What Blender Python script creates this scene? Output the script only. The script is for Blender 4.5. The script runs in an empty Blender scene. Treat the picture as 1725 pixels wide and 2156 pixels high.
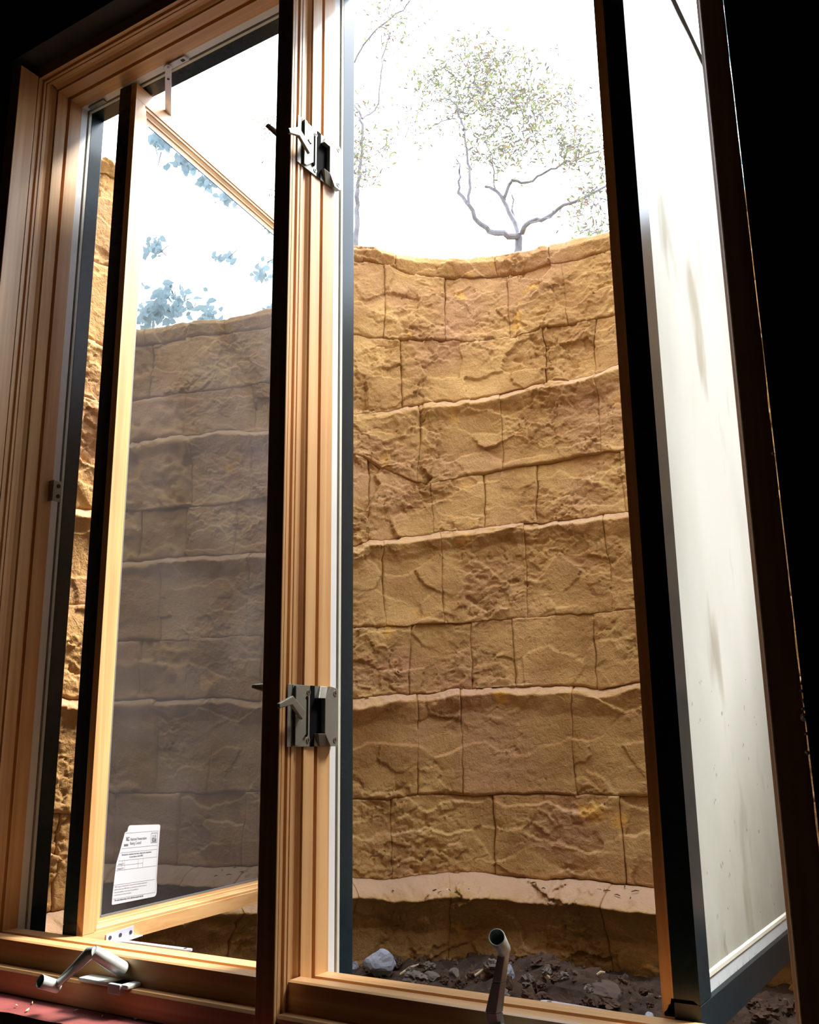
import bpy, bmesh, math, random
import numpy as np
from mathutils import Vector, Matrix

random.seed(7)
RNG = np.random.default_rng(11)
scene = bpy.context.scene
COL = scene.collection

# ------------------------------------------------------------------ camera
YAW, PITCH, ROLL, FPX = math.radians(31.80), math.radians(13.65), math.radians(-0.715), 2005.0
def cam_axes():
    cy, sy, cp, sp = math.cos(YAW), math.sin(YAW), math.cos(PITCH), math.sin(PITCH)
    f = Vector((-sy * cp, cy * cp, sp)); r = Vector((cy, sy, 0)); u = r.cross(f)
    cr, sr = math.cos(ROLL), math.sin(ROLL)
    return r * cr + u * sr, -r * sr + u * cr, f
CR, CU, CF = cam_axes()
cam_data = bpy.data.cameras.new('camera')
cam_data.sensor_fit = 'HORIZONTAL'; cam_data.sensor_width = 36.0
cam_data.lens = FPX / 1725.0 * 36.0
cam_data.clip_start = 0.02
cam = bpy.data.objects.new('camera', cam_data); COL.objects.link(cam)
cam.matrix_world = Matrix(((CR.x, CU.x, -CF.x, 0), (CR.y, CU.y, -CF.y, 0), (CR.z, CU.z, -CF.z, 0), (0, 0, 0, 1)))
scene.camera = cam
def ray(x, y):
    return CR * ((x - 862.5) / FPX) - CU * ((y - 1078) / FPX) + CF
def at(x, y, Y):                                  # measured point at depth Y in front of the wall
    d = ray(x, y); return d * (Y / d.y)

# ------------------------------------------------------------------ sky and exposure
SKY = 7.2
world = bpy.data.worlds.new('overcast sky'); scene.world = world; world.use_nodes = True
wn = world.node_tree; wn.nodes.clear()
wo = wn.nodes.new('ShaderNodeOutputWorld'); bg = wn.nodes.new('ShaderNodeBackground')
tc = wn.nodes.new('ShaderNodeTexCoord'); sx = wn.nodes.new('ShaderNodeSeparateXYZ'); cr = wn.nodes.new('ShaderNodeValToRGB')
wn.links.new(tc.outputs['Generated'], sx.inputs[0]); wn.links.new(sx.outputs['Z'], cr.inputs[0])
cr.color_ramp.elements[0].position = 0.0; cr.color_ramp.elements[0].color = (0.80, 0.88, 1.0, 1)
cr.color_ramp.elements[1].position = 1.0; cr.color_ramp.elements[1].color = (0.74, 0.86, 1.0, 1)
wn.links.new(cr.outputs[0], bg.inputs[0]); bg.inputs[1].default_value = SKY
wn.links.new(bg.outputs[0], wo.inputs[0])
scene.view_settings.view_transform = 'Standard'; scene.view_settings.look = 'None'
scene.view_settings.exposure = 0.0; scene.view_settings.gamma = 1.0
scene.view_settings.use_curve_mapping = False

sun_data = bpy.data.lights.new('sun', 'SUN'); sun_data.energy = 12.8; sun_data.angle = math.radians(14); sun_data.color = (1.0, .96, .90)
sun = bpy.data.objects.new('sun', sun_data); COL.objects.link(sun)
SUN_DIR = Vector((.36, .47, .805)).normalized()          # toward the sun: high, to the right and in front, beyond the well
sun.rotation_euler = SUN_DIR.to_track_quat('Z', 'Y').to_euler()

# ------------------------------------------------------------------ helpers
def tag(o, label=None, cat=None, group=None, kind=None):
    if label: o['label'] = label
    if cat: o['category'] = cat
    if group: o['group'] = group
    if kind: o['kind'] = kind
    return o
def empty(name, loc=(0, 0, 0)):
    o = bpy.data.objects.new(name, None); COL.objects.link(o); o.location = loc; o.empty_display_size = .05
    return o
def link(name, me, mat=None, parent=None):
    if mat: me.materials.append(mat)
    o = bpy.data.objects.new(name, me); COL.objects.link(o)
    if parent is not None:
        o.parent = parent
        p = parent
        off = Vector((0, 0, 0))
        while p is not None:
            off += Vector(p.location); p = p.parent
        o.location = -off                      # vertices are written in world coordinates
    return o
class MB:
    def __init__(s): s.v = []; s.f = []; s.smooth = False
    def add(s, vs, fs):
        b = len(s.v); s.v += [tuple(p) for p in vs]; s.f += [tuple(i + b for i in f) for f in fs]; return s
    def box(s, x0, x1, y0, y1, z0, z1):
        vs = [(x, y, z) for z in (z0, z1) for y in (y0, y1) for x in (x0, x1)]
        return s.add(vs, [(0, 2, 3, 1), (4, 5, 7, 6), (0, 1, 5, 4), (2, 6, 7, 3), (0, 4, 6, 2), (1, 3, 7, 5)])
    def prism(s, ring0, ring1):
        n = len(ring0)
        fs = [(i, (i + 1) % n, n + (i + 1) % n, n + i) for i in range(n)]
        fs += [tuple(range(n))[::-1], tuple(range(n, 2 * n))]
        return s.add(list(ring0) + list(ring1), fs)
    def tube(s, pts, rad, n=14, cap=True, flat=1.0, up=None):
        pts = [Vector(p) for p in pts]
        if not hasattr(rad, '__len__'): rad = [rad] * len(pts)
        rings = []; prev = None
        for i, p in enumerate(pts):
            d = (pts[min(i + 1, len(pts) - 1)] - pts[max(i - 1, 0)]).normalized()
            if prev is None:
                a = Vector(up) if up else (Vector((0, 0, 1)) if abs(d.z) < .9 else Vector((1, 0, 0)))
            else: a = prev
            u = (a - d * a.dot(d)).normalized(); w = d.cross(u); prev = u
            rings.append([p + (u * math.cos(t) + w * math.sin(t) * flat) * rad[i] for t in [2 * math.pi * k / n for k in range(n)]])
        vs = [q for r in rings for q in r]; fs = []
        for i in range(len(pts) - 1):
            for k in range(n):
                k2 = (k + 1) % n; fs.append((i * n + k, i * n + k2, (i + 1) * n + k2, (i + 1) * n + k))
        if cap: fs += [tuple(range(n))[::-1], tuple(range((len(pts) - 1) * n, len(pts) * n))]
        return s.add(vs, fs)
    def build(s, name, mat, parent=None, bevel=0, smooth=False, seg=2):
        me = bpy.data.meshes.new(name); me.from_pydata(s.v, [], s.f)
        bm = bmesh.new(); bm.from_mesh(me); bmesh.ops.recalc_face_normals(bm, faces=bm.faces)
        bm.to_mesh(me); bm.free()
        o = link(name, me, mat, parent)
        if bevel:
            m = o.modifiers.new('bevel', 'BEVEL'); m.width = bevel; m.segments = seg; m.limit_method = 'ANGLE'; m.angle_limit = math.radians(30)
            m.harden_normals = False
        if smooth:
            for p in me.polygons: p.use_smooth = True
            try: me.set_sharp_from_angle(angle=math.radians(38))
            except Exception: pass
        return o

# ------------------------------------------------------------------ materials
def mat_new(name):
    m = bpy.data.materials.new(name); m.use_nodes = True
    nt = m.node_tree; return m, nt, nt.nodes['Principled BSDF']
def plain(name, col, rough=.5, metal=0, spec=.5, noise=.0, scale=20, bump=0.0, bscale=200, coat=0):
    m, nt, b = mat_new(name)
    b.inputs['Roughness'].default_value = rough; b.inputs['Metallic'].default_value = metal
    b.inputs['Specular IOR Level'].default_value = spec; b.inputs['Coat Weight'].default_value = coat
    t = nt.nodes.new('ShaderNodeTexCoord'); n = nt.nodes.new('ShaderNodeTexNoise')
    n.inputs['Scale'].default_value = scale; n.inputs['Detail'].default_value = 6
    nt.links.new(t.outputs['Object'], n.inputs['Vector'])
    r = nt.nodes.new('ShaderNodeValToRGB')
    lo = [max(0, c * (1 - noise)) for c in col]; hi = [min(1, c * (1 + noise)) for c in col]
    r.color_ramp.elements[0].position = .3; r.color_ramp.elements[0].color = (*lo, 1)
    r.color_ramp.elements[1].position = .7; r.color_ramp.elements[1].color = (*hi, 1)
    nt.links.new(n.outputs['Fac'], r.inputs[0]); nt.links.new(r.outputs[0], b.inputs['Base Color'])
    if bump:
        n2 = nt.nodes.new('ShaderNodeTexNoise'); n2.inputs['Scale'].default_value = bscale; n2.inputs['Detail'].default_value = 4
        nt.links.new(t.outputs['Object'], n2.inputs['Vector'])
        bp = nt.nodes.new('ShaderNodeBump'); bp.inputs['Strength'].default_value = bump; bp.inputs['Distance'].default_value = .002
        nt.links.new(n2.outputs['Fac'], bp.inputs['Height']); nt.links.new(bp.outputs[0], b.inputs['Normal'])
    return m
def wood(name, c0, c1, axis='Z', rough=.42, coat=.15, streak=1.0):
    m, nt, b = mat_new(name)
    t = nt.nodes.new('ShaderNodeTexCoord'); mp = nt.nodes.new('ShaderNodeMapping')
    sc = {'Z': (55, 55, 1.6), 'X': (1.6, 55, 55), 'Y': (55, 1.6, 55)}[axis]
    mp.inputs['Scale'].default_value = sc
    nt.links.new(t.outputs['Object'], mp.inputs['Vector'])
    n = nt.nodes.new('ShaderNodeTexNoise'); n.inputs['Scale'].default_value = 1.0; n.inputs['Detail'].default_value = 5; n.inputs['Distortion'].default_value = .6
    nt.links.new(mp.outputs[0], n.inputs['Vector'])
    r = nt.nodes.new('ShaderNodeValToRGB'); r.color_ramp.elements[0].position = .32; r.color_ramp.elements[1].position = .68
    r.color_ramp.elements[0].color = (*c0, 1); r.color_ramp.elements[1].color = (*c1, 1)
    nt.links.new(n.outputs['Fac'], r.inputs[0])
    n2 = nt.nodes.new('ShaderNodeTexNoise'); n2.inputs['Scale'].default_value = 4; n2.inputs['Detail'].default_value = 3
    nt.links.new(t.outputs['Object'], n2.inputs['Vector'])
    mx = nt.nodes.new('ShaderNodeMixRGB'); mx.blend_type = 'MULTIPLY'; mx.inputs[0].default_value = .35
    nt.links.new(r.outputs[0], mx.inputs[1]); nt.links.new(n2.outputs['Fac'], mx.inputs[2])
    nt.links.new(mx.outputs[0], b.inputs['Base Color'])
    b.inputs['Roughness'].default_value = rough; b.inputs['Coat Weight'].default_value = coat; b.inputs['Coat Roughness'].default_value = .35
    bp = nt.nodes.new('ShaderNodeBump'); bp.inputs['Strength'].default_value = .12; bp.inputs['Distance'].default_value = .001
    nt.links.new(n.outputs['Fac'], bp.inputs['Height']); nt.links.new(bp.outputs[0], b.inputs['Normal'])
    return m
W0, W1 = (.62, .31, .115), (.84, .50, .22)
M_wz = wood('pine upright grain', W0, W1, 'Z')
M_wx = wood('pine level grain', W0, W1, 'X')
M_wy = wood('pine rail grain', W0, W1, 'Y')
M_liner = plain('white vinyl liner', (.74, .74, .73), .35, noise=.03)
M_cream = plain('cream weatherstrip', (.62, .60, .50), .6, noise=.05, scale=60)
M_seal = plain('black rubber gasket', (.012, .011, .010), .7)
M_clad = plain('dark green cladding', (.008, .018, .024), .25, spec=.35, noise=.2, scale=90)
M_silver = plain('champagne metal', (.26, .255, .215), .42, metal=.45, noise=.06, scale=30)
M_dark = plain('lock recess shade black', (.004, .004, .005), .9, spec=.05)  # near-black colour stands in for the shade inside the lock's recesses
M_crank = plain('grey painted metal', (.58, .62, .58), .35, metal=.35, noise=.08, scale=60)
M_steel = plain('zinc hinge steel', (.66, .66, .78), .35, metal=.4, noise=.06, scale=50)
M_screw = plain('screw steel', (.45, .42, .36), .3, metal=.9)
M_slot = plain('screw slot shadow', (.02, .02, .02), .8)
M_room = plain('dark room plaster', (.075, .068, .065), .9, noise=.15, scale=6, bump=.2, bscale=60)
M_floor = plain('dark floor', (.06, .045, .035), .7, noise=.2, scale=5)
M_stucco = plain('exterior stucco', (.30, .26, .20), .9, noise=.12, scale=12, bump=.4, bscale=120)
M_stool = plain('red painted sill board', (.21, .052, .046), .5, noise=.35, scale=14, bump=.25, bscale=70)
M_foam = plain('white foam', (.85, .83, .8), .8, bump=.5, bscale=300)
M_paper = plain('label paper', (.48, .48, .50), .6, noise=.02, scale=30)
M_ink = plain('label ink', (.10, .10, .12), .7)
M_bark = plain('grey bark', (.11, .10, .105), .85, noise=.3, scale=25, bump=.5, bscale=120)
M_spacer = plain('grey spacer', (.30, .30, .29), .4, metal=.5)
M_chip = plain('pale wood chip', (.62, .47, .27), .7, noise=.2, scale=60)
M_grey = plain('grey limestone', (.33, .34, .38), .85, noise=.22, scale=35, bump=.6, bscale=160)
M_clod = plain('damp clay clod', (.080, .040, .022), .95, noise=.45, scale=22, bump=1.0, bscale=110)
M_clod2 = plain('dry brown stone', (.15, .115, .09), .9, noise=.3, scale=30, bump=.8, bscale=130)

def rock_material():
    m, nt, b = mat_new('moulded tan rock')
    b.inputs['Roughness'].default_value = .82; b.inputs['Specular IOR Level'].default_value = .25
    t = nt.nodes.new('ShaderNodeTexCoord')
    def noise(scale, detail=6, dist=0.0, mp=None):
        n = nt.nodes.new('ShaderNodeTexNoise'); n.inputs['Scale'].default_value = scale; n.inputs['Detail'].default_value = detail
        n.inputs['Distortion'].default_value = dist
        nt.links.new(t.outputs['Object'], n.inputs['Vector']); return n
    def ramp(src, p0, c0, p1, c1):
        r = nt.nodes.new('ShaderNodeValToRGB'); r.color_ramp.elements[0].position = p0; r.color_ramp.elements[1].position = p1
        r.color_ramp.elements[0].color = (*c0, 1); r.color_ramp.elements[1].color = (*c1, 1)
        nt.links.new(src, r.inputs[0]); return r
    def mix(bt, fac, a, c):
        x = nt.nodes.new('ShaderNodeMixRGB'); x.blend_type = bt
        if isinstance(fac, float): x.inputs[0].default_value = fac
        else: nt.links.new(fac, x.inputs[0])
        for k, s in ((1, a), (2, c)):
            if isinstance(s, tuple): x.inputs[k].default_value = (*s, 1)
            else: nt.links.new(s, x.inputs[k])
        return x
    base = ramp(noise(5, 8, .4).outputs['Fac'], .35, (.37, .188, .060), .68, (.56, .325, .115))
    pink = ramp(noise(3.1, 5).outputs['Fac'], .52, (0, 0, 0), .68, (1, 1, 1))
    c = mix('MIX', pink.outputs[0], base.outputs[0], (.45, .235, .105))
    grit = ramp(noise(150, 5).outputs['Fac'], .35, (.72, .72, .72), .62, (1, 1, 1))
    c = mix('MULTIPLY', .55, c.outputs[0], grit.outputs[0])
    yel_glow = ramp(noise(7, 3).outputs['Fac'], .66, (0, 0, 0), .72, (1, 1, 1))  # yellow-orange spots paint the glow of sun patches into the rock colour
    c = mix('MIX', yel_glow.outputs[0], c.outputs[0], (.58, .30, .07))
    # dust settled on ledges
    g = nt.nodes.new('ShaderNodeNewGeometry'); s = nt.nodes.new('ShaderNodeSeparateXYZ'); nt.links.new(g.outputs['Normal'], s.inputs[0])
    du = ramp(s.outputs['Z'], .50, (0, 0, 0), .9, (.75, .75, .75))
    c = mix('MIX', du.outputs[0], c.outputs[0], (.46, .29, .19))
    nt.links.new(c.outputs[0], b.inputs['Base Color'])
    n1 = noise(70, 8, .8); n2 = noise(260, 4)
    ad = nt.nodes.new('ShaderNodeMath'); ad.operation = 'MULTIPLY_ADD'; ad.inputs[1].default_value = .35
    nt.links.new(n2.outputs['Fac'], ad.inputs[0]); nt.links.new(n1.outputs['Fac'], ad.inputs[2])
    bp = nt.nodes.new('ShaderNodeBump'); bp.inputs['Strength'].default_value = .55; bp.inputs['Distance'].default_value = .006
    nt.links.new(ad.outputs[0], bp.inputs['Height']); nt.links.new(bp.outputs[0], b.inputs['Normal'])
    return m
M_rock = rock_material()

def glass_material(name, refl, tint, haze):
    m = bpy.data.materials.new(name); m.use_nodes = True; nt = m.node_tree; nt.nodes.clear()
    o = nt.nodes.new('ShaderNodeOutputMaterial')
    tr = nt.nodes.new('ShaderNodeBsdfTransparent'); tr.inputs[0].default_value = (*tint, 1)
    gl = nt.nodes.new('ShaderNodeBsdfGlossy'); gl.inputs['Roughness'].default_value = .0; gl.inputs[0].default_value = (.92, .96, 1, 1)
    df = nt.nodes.new('ShaderNodeBsdfDiffuse'); df.inputs[0].default_value = (.75, .72, .72, 1)
    fr = nt.nodes.new('ShaderNodeFresnel'); fr.inputs[0].default_value = 1.5
    ma = nt.nodes.new('ShaderNodeMath'); ma.operation = 'ADD'; ma.inputs[1].default_value = refl; ma.use_clamp = True
    nt.links.new(fr.outputs[0], ma.inputs[0])
    a = nt.nodes.new('ShaderNodeMixShader'); nt.links.new(ma.outputs[0], a.inputs[0]); nt.links.new(tr.outputs[0], a.inputs[1]); nt.links.new(gl.outputs[0], a.inputs[2])
    t = nt.nodes.new('ShaderNodeTexCoord'); n = nt.nodes.new('ShaderNodeTexNoise'); n.inputs['Scale'].default_value = 6; n.inputs['Detail'].default_value = 5
    nt.links.new(t.outputs['Object'], n.inputs['Vector'])
    mm = nt.nodes.new('ShaderNodeMath'); mm.operation = 'MULTIPLY'; mm.inputs[1].default_value = haze * 2; nt.links.new(n.outputs['Fac'], mm.inputs[0])
    c = nt.nodes.new('ShaderNodeMixShader'); nt.links.new(mm.outputs[0], c.inputs[0]); nt.links.new(a.outputs[0], c.inputs[1]); nt.links.new(df.outputs[0], c.inputs[2])
    nt.links.new(c.outputs[0], o.inputs[0]); return m
M_glass = glass_material('dusty window glass', .23, (.78, .78, .80), .035)

def film_material():
    m, nt, b = mat_new('milky protective film')
    b.inputs['Roughness'].default_value = .45
    t = nt.nodes.new('ShaderNodeTexCoord')
    def nz(scale, sc=(1, 1, 1), d=6):
        mp = nt.nodes.new('ShaderNodeMapping'); mp.inputs['Scale'].default_value = sc; nt.links.new(t.outputs['Object'], mp.inputs[0])
        n = nt.nodes.new('ShaderNodeTexNoise'); n.inputs['Scale'].default_value = scale; n.inputs['Detail'].default_value = d; nt.links.new(mp.outputs[0], n.inputs[0]); return n
    r = nt.nodes.new('ShaderNodeValToRGB'); r.color_ramp.elements[0].position = .3; r.color_ramp.elements[1].position = .6
    r.color_ramp.elements[0].color = (.64, .66, .60, 1); r.color_ramp.elements[1].color = (.80, .82, .78, 1)
    nt.links.new(nz(4, (1, 1, .4)).outputs['Fac'], r.inputs[0])
    d = nt.nodes.new('ShaderNodeValToRGB'); d.color_ramp.elements[0].position = .60; d.color_ramp.elements[1].position = .72
    d.color_ramp.elements[0].color = (1, 1, 1, 1); d.color_ramp.elements[1].color = (.66, .62, .56, 1)
    nt.links.new(nz(9, (1, 1, .35), 3).outputs['Fac'], d.inputs[0])
    # greenish grime that has run down and collected near the bottom of the sheet
    sp = nt.nodes.new('ShaderNodeSeparateXYZ'); nt.links.new(t.outputs['Object'], sp.inputs[0])
    mr = nt.nodes.new('ShaderNodeMapRange'); mr.inputs['From Min'].default_value = .10; mr.inputs['From Max'].default_value = -.32
    nt.links.new(sp.outputs['Z'], mr.inputs[0])
    g2 = nz(16, (1, 1, .5)); mu = nt.nodes.new('ShaderNodeMath'); mu.operation = 'MULTIPLY'
    nt.links.new(mr.outputs[0], mu.inputs[0]); nt.links.new(g2.outputs['Fac'], mu.inputs[1])
    x1 = nt.nodes.new('ShaderNodeMixRGB'); x1.blend_type = 'MULTIPLY'; x1.inputs[0].default_value = 1; nt.links.new(r.outputs[0], x1.inputs[1]); nt.links.new(d.outputs[0], x1.inputs[2])
    x2 = nt.nodes.new('ShaderNodeMixRGB'); x2.inputs[2].default_value = (.36, .35, .24, 1); nt.links.new(mu.outputs[0], x2.inputs[0]); nt.links.new(x1.outputs[0], x2.inputs[1])
    nt.links.new(x2.outputs[0], b.inputs['Base Color'])
    tl = nt.nodes.new('ShaderNodeBsdfTranslucent'); nt.links.new(x2.outputs[0], tl.inputs[0])
    ms = nt.nodes.new('ShaderNodeMixShader'); ms.inputs[0].default_value = .5
    nt.links.new(b.outputs[0], ms.inputs[1]); nt.links.new(tl.outputs[0], ms.inputs[2]); nt.links.new(ms.outputs[0], nt.nodes['Material Output'].inputs[0])
    return m
M_film = film_material()
def leaf_material(name, cols):
    m, nt, b = mat_new(name); b.inputs['Roughness'].default_value = .5
    oi = nt.nodes.new('ShaderNodeNewGeometry'); r = nt.nodes.new('ShaderNodeValToRGB')
    r.color_ramp.elements[0].color = (*cols[0], 1); r.color_ramp.elements[1].color = (*cols[-1], 1)
    for i, c in enumerate(cols[1:-1]):
        e = r.color_ramp.elements.new((i + 1) / (len(cols) - 1)); e.color = (*c, 1)
    nt.links.new(oi.outputs['Random Per Island'], r.inputs[0]); nt.links.new(r.outputs[0], b.inputs['Base Color'])
    tl = nt.nodes.new('ShaderNodeBsdfTranslucent'); nt.links.new(r.outputs[0], tl.inputs[0])
    mx = nt.nodes.new('ShaderNodeMixShader'); mx.inputs[0].default_value = .4
    nt.links.new(b.outputs[0], mx.inputs[1]); nt.links.new(tl.outputs[0], mx.inputs[2])
    nt.links.new(mx.outputs[0], nt.nodes['Material Output'].inputs[0]); return m
M_leaf = leaf_material('small tree leaves', [(.08, .10, .025), (.14, .18, .05), (.17, .10, .05), (.07, .065, .06), (.20, .20, .06)])
M_vine = leaf_material('broad shrub leaves', [(.32, .46, .50), (.38, .54, .60), (.28, .42, .44)])

# ------------------------------------------------------------------ key dimensions (metres, camera at the origin)
XL, XM0, XM1, XR = -1.600, -.928, -.895, -.2225      # clear openings: left unit XL..XM0, right unit XM1..XR
ZB, ZT = -.319, 1.400                                # sill stop and head
# profile of the wooden jamb: (projection into the opening, depth)
PROF = [(0, 1.090), (0, 1.0965), (-.005, 1.0975), (-.005, 1.1025), (0, 1.1035), (0, 1.1085), (-.004, 1.109), (-.004, 1.1105),
        (0, 1.111), (0, 1.117), (-.006, 1.119), (-.0075, 1.124), (-.006, 1.130), (-.003, 1.134), (-.0015, 1.1365), (-.007, 1.137), (-.007, 1.1395),
        (0, 1.140), (0, 1.165), (-.008, 1.1655), (-.008, 1.1725), (0, 1.173), (0, 1.204)]
Y1 = 1.270                                            # outer face of the house wall

# ------------------------------------------------------------------ room shell
wall = MB()
wall.box(-3.6, XL - .034, 1.045, Y1, -1.4, 2.0)
wall.box(XL - .034, -.16, 1.045, Y1, ZT + .0285, 2.0)
wall.box(XL - .034, -.16, 1.0895, Y1, -.432, -.3895)
wall.box(XL - .034, -.16, 1.045, Y1, -1.4, -.432)
# right jack: its edge follows the sight line of the torn gap beside the frame
def gx(Y, z=0): return (-.1885 - .0057 * z) * Y / 1.09
wall.prism([(gx(1.045, -1.4), 1.045, -1.4), (2.6, 1.045, -1.4), (2.6, Y1, -1.4), (gx(Y1, -1.4), Y1, -1.4)],
           [(gx(1.045, 2.0), 1.045, 2.0), (2.6, 1.045, 2.0), (2.6, Y1, 2.0), (gx(Y1, 2.0), Y1, 2.0)])
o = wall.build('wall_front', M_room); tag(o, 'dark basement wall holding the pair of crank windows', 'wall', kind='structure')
o = MB().box(-3.6, 2.6, Y1, Y1 + .012, ZT + .035, 2.5).box(-3.6, XL - .05, Y1, Y1 + .012, -.7, ZT + .035).box(gx(Y1) + .004, 2.6, Y1, Y1 + .012, -.7, ZT + .035).box(XL - .05, gx(Y1) + .004, Y1, Y1 + .012, -.7, -.40).box(-3.6, 2.6, 1.045, Y1, 2.101, 2.5).build('wall_exterior', M_stucco)  # unseen wall top kept low to shape the skylight falling into the well
tag(o, 'stucco outer face of the house wall above the window well', 'wall', kind='structure')
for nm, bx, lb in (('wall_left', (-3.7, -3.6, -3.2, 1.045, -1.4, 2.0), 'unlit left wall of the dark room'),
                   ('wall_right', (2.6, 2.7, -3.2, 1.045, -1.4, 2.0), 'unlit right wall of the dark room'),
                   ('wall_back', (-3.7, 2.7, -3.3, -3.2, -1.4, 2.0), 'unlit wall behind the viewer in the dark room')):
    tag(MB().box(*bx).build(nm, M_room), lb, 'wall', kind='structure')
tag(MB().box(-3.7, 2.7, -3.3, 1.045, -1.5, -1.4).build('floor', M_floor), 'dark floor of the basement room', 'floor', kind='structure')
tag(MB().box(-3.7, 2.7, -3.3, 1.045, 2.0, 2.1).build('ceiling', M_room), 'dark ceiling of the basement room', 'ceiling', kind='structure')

# trim: left extension jamb, mullion cover, red sill board, frame face right
t1 = MB().box(XL - .032, XL, 1.045, 1.0885, -.39, ZT + .004).build('trim_1', M_wz, bevel=.0012)
tag(t1, 'flat brown wooden extension board left of the left window frame', 'trim', kind='structure')
t2 = MB().box(XM0, XM1, 1.083, 1.0898, -.46, ZT + .03).build('trim_2', M_wz, bevel=.0015)
tag(t2, 'narrow dark backlit cover strip on the post between the windows', 'trim', kind='structure')
bmv = bmesh.new()
stool = MB()
nx = 60
ring = []
for i in range(nx + 1):
    x = XL - .03 + (gx(1.05) - XL + .03) * i / nx
    jog = .0012 * math.sin(i * 1.7) + .0008 * math.sin(i * 4.1)
    stool.v += [(x, 1.022 + jog, -.3915 + jog * .5), (x, 1.0885, -.390), (x, 1.0885, -.431), (x, 1.025 + jog, -.431)]
    if i:
        b = (i - 1) * 4
        stool.f += [(b, b + 1, b + 5, b + 4), (b + 1, b + 2, b + 6, b + 5), (b + 2, b + 3, b + 7, b + 6), (b + 3, b, b + 4, b + 7)]
stool.f += [(0, 1, 2, 3), (nx * 4, nx * 4 + 3, nx * 4 + 2, nx * 4 + 1)]
t3 = stool.build('trim_3', M_stool); bmv.free()
tag(t3, 'worn red painted sill board under the left crank handle', 'sill', kind='structure')

# ------------------------------------------------------------------ window frames
def jamb_poly(x0, sgn, outer, prof=PROF):
    return [(x0 + sgn * e, y) for e, y in prof] + [(outer if outer < x0 or sgn > 0 or outer < XR else -.2180, 1.204), (outer, 1.090)]
def upright(name, poly, z0, z1, mat, parent, **k):
    return MB().prism([(x, y, z0) for x, y in poly], [(x, y, z1) for x, y in poly]).build(name, mat, parent, **k)
def level(name, poly, x0, x1, mat, parent, **k):     # poly in (z, y)
    return MB().prism([(x0, y, z) for z, y in poly], [(x1, y, z) for z, y in poly]).build(name, mat, parent, **k)
XMC = (XM0 + XM1) / 2
def frame(root, xl, xr, outl, outr, right_prof=PROF, extr=0.0):
    zb, zt = -.388, ZT + .028
    upright('frame_jamb', jamb_poly(xl, 1, outl), zb, zt, M_wz, root)
    upright('frame_jamb', jamb_poly(xr, -1, outr, right_prof), zb, zt, M_wz, root)
    head = [(ZT - e, y) for e, y in PROF] + [(ZT + .028, 1.204), (ZT + .028, 1.090)]
    level('frame_head', head, xl + .0002, xr - .0002, M_wx, root)
    sill = [(-.389, 1.090), (-.356, 1.090), (-.352, 1.0925), (-.352, 1.106), (-.355, 1.1075), (-.3535, 1.108), (-.353, 1.112),
            (-.3155, 1.1135), (-.3134, 1.117), (-.3134, 1.1390), (-.3265, 1.1400), (-.3265, 1.172), (ZB, 1.1725), (ZB, 1.204), (-.389, 1.204)]
    level('frame_sill', sill, xl + .0002, xr - .0002, M_wx, root)
    # white vinyl liner, then cream weatherstrip, then dark outer cladding
    def three(nm, e, ya, yb, mat, depth=.014, zs=-.346, b=.0006):
        MB().box(xl - depth, xl + e, ya, yb, zs, ZT + .02).build(nm, mat, root, bevel=b)
        MB().box(xr - e if not extr else xr + extr - .016, xr + depth if not extr else xr + extr, ya, yb, zs, ZT + .02).build(nm, mat, root, bevel=b)
        MB().box(xl + e, xr - e, ya, yb, ZT - e, ZT + .02).build(nm, mat, root, bevel=b)
        MB().box(xl + e, xr - e, ya, yb, -.388, zs - .001 + e).build(nm, mat, root, bevel=b)
    three('liner', -.0008, 1.2042, 1.2205, M_liner)
    three('gasket', -.006, 1.2207, 1.2238, M_seal)
    three('weatherstrip', .001, 1.224, 1.2305, M_cream)
    three('outer_frame', 0.0, 1.231, 1.266, M_clad, b=.0015)
win1 = empty('window_1', (XL, 1.09, -.389)); tag(win1, 'left crank-out window unit with its sash swung open', 'window', kind='structure')
win2 = empty('window_2', (XM1, 1.09, -.389)); tag(win2, 'right crank-out window unit with its sash swung open', 'window', kind='structure')
frame(win1, XL, XM0, XL - .031, XMC - .0004)
RP = [(0, 1.090), (.0002, 1.0915), (.0035, 1.0955), (.0070, 1.0985), (.0075, 1.1000), (.0075, 1.117), (0, 1.119), (-.004, 1.13), (0, 1.14), (0, 1.204)]
frame(win2, XM1, XR, XMC + .0004, -.1975, RP, extr=-.006)
# room-side face of the right jamb, dark brown and backlit
jf = MB(); NZ = 60
for i in range(NZ + 1):
    z = -.389 + (ZT + .028 + .389) * i / NZ; xe = gx(1.0898, z) - .0010 - .0005 * random.random() - (.0006 if random.random() < .2 else 0)
    jf.v += [(XR + .001, 1.0855, z), (xe, 1.0855, z), (xe, 1.0898, z), (XR + .001, 1.0898, z)]
    if i:
        b = (i - 1) * 4
        jf.f += [(b + k, b + (k + 1) % 4, b + 4 + (k + 1) % 4, b + 4 + k) for k in range(4)]
jf.f += [(3, 2, 1, 0), (NZ * 4, NZ * 4 + 1, NZ * 4 + 2, NZ * 4 + 3)]
jf.build('jamb_face', M_wz, win2)
MB().tube([(XR - .0001, 1.0886, -.388), (XR - .0001, 1.0886, ZT + .02)], .0011, 8).build('lit_edge_bead', M_cream, win2, smooth=True)  # cream bead added to imitate the jamb corner catching light

# small clip screwed to the liner of the left jamb
clip = MB().box(XL - .001, XL + .0125, 1.1955, 1.1972, .483, .526).box(XL + .0125, XL + .0142, 1.1955, 1.2165, .483, .526)
ck = clip.build('keeper_clip', M_silver, win1, bevel=.0006); ck['label'] = 'small metal clip with two screws'
for zc in (.494, .515):
    MB().tube([(XL + .014, 1.208, zc), (XL + .0156, 1.208, zc)], .0042, 14).build('screw', M_slot, ck)

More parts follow.
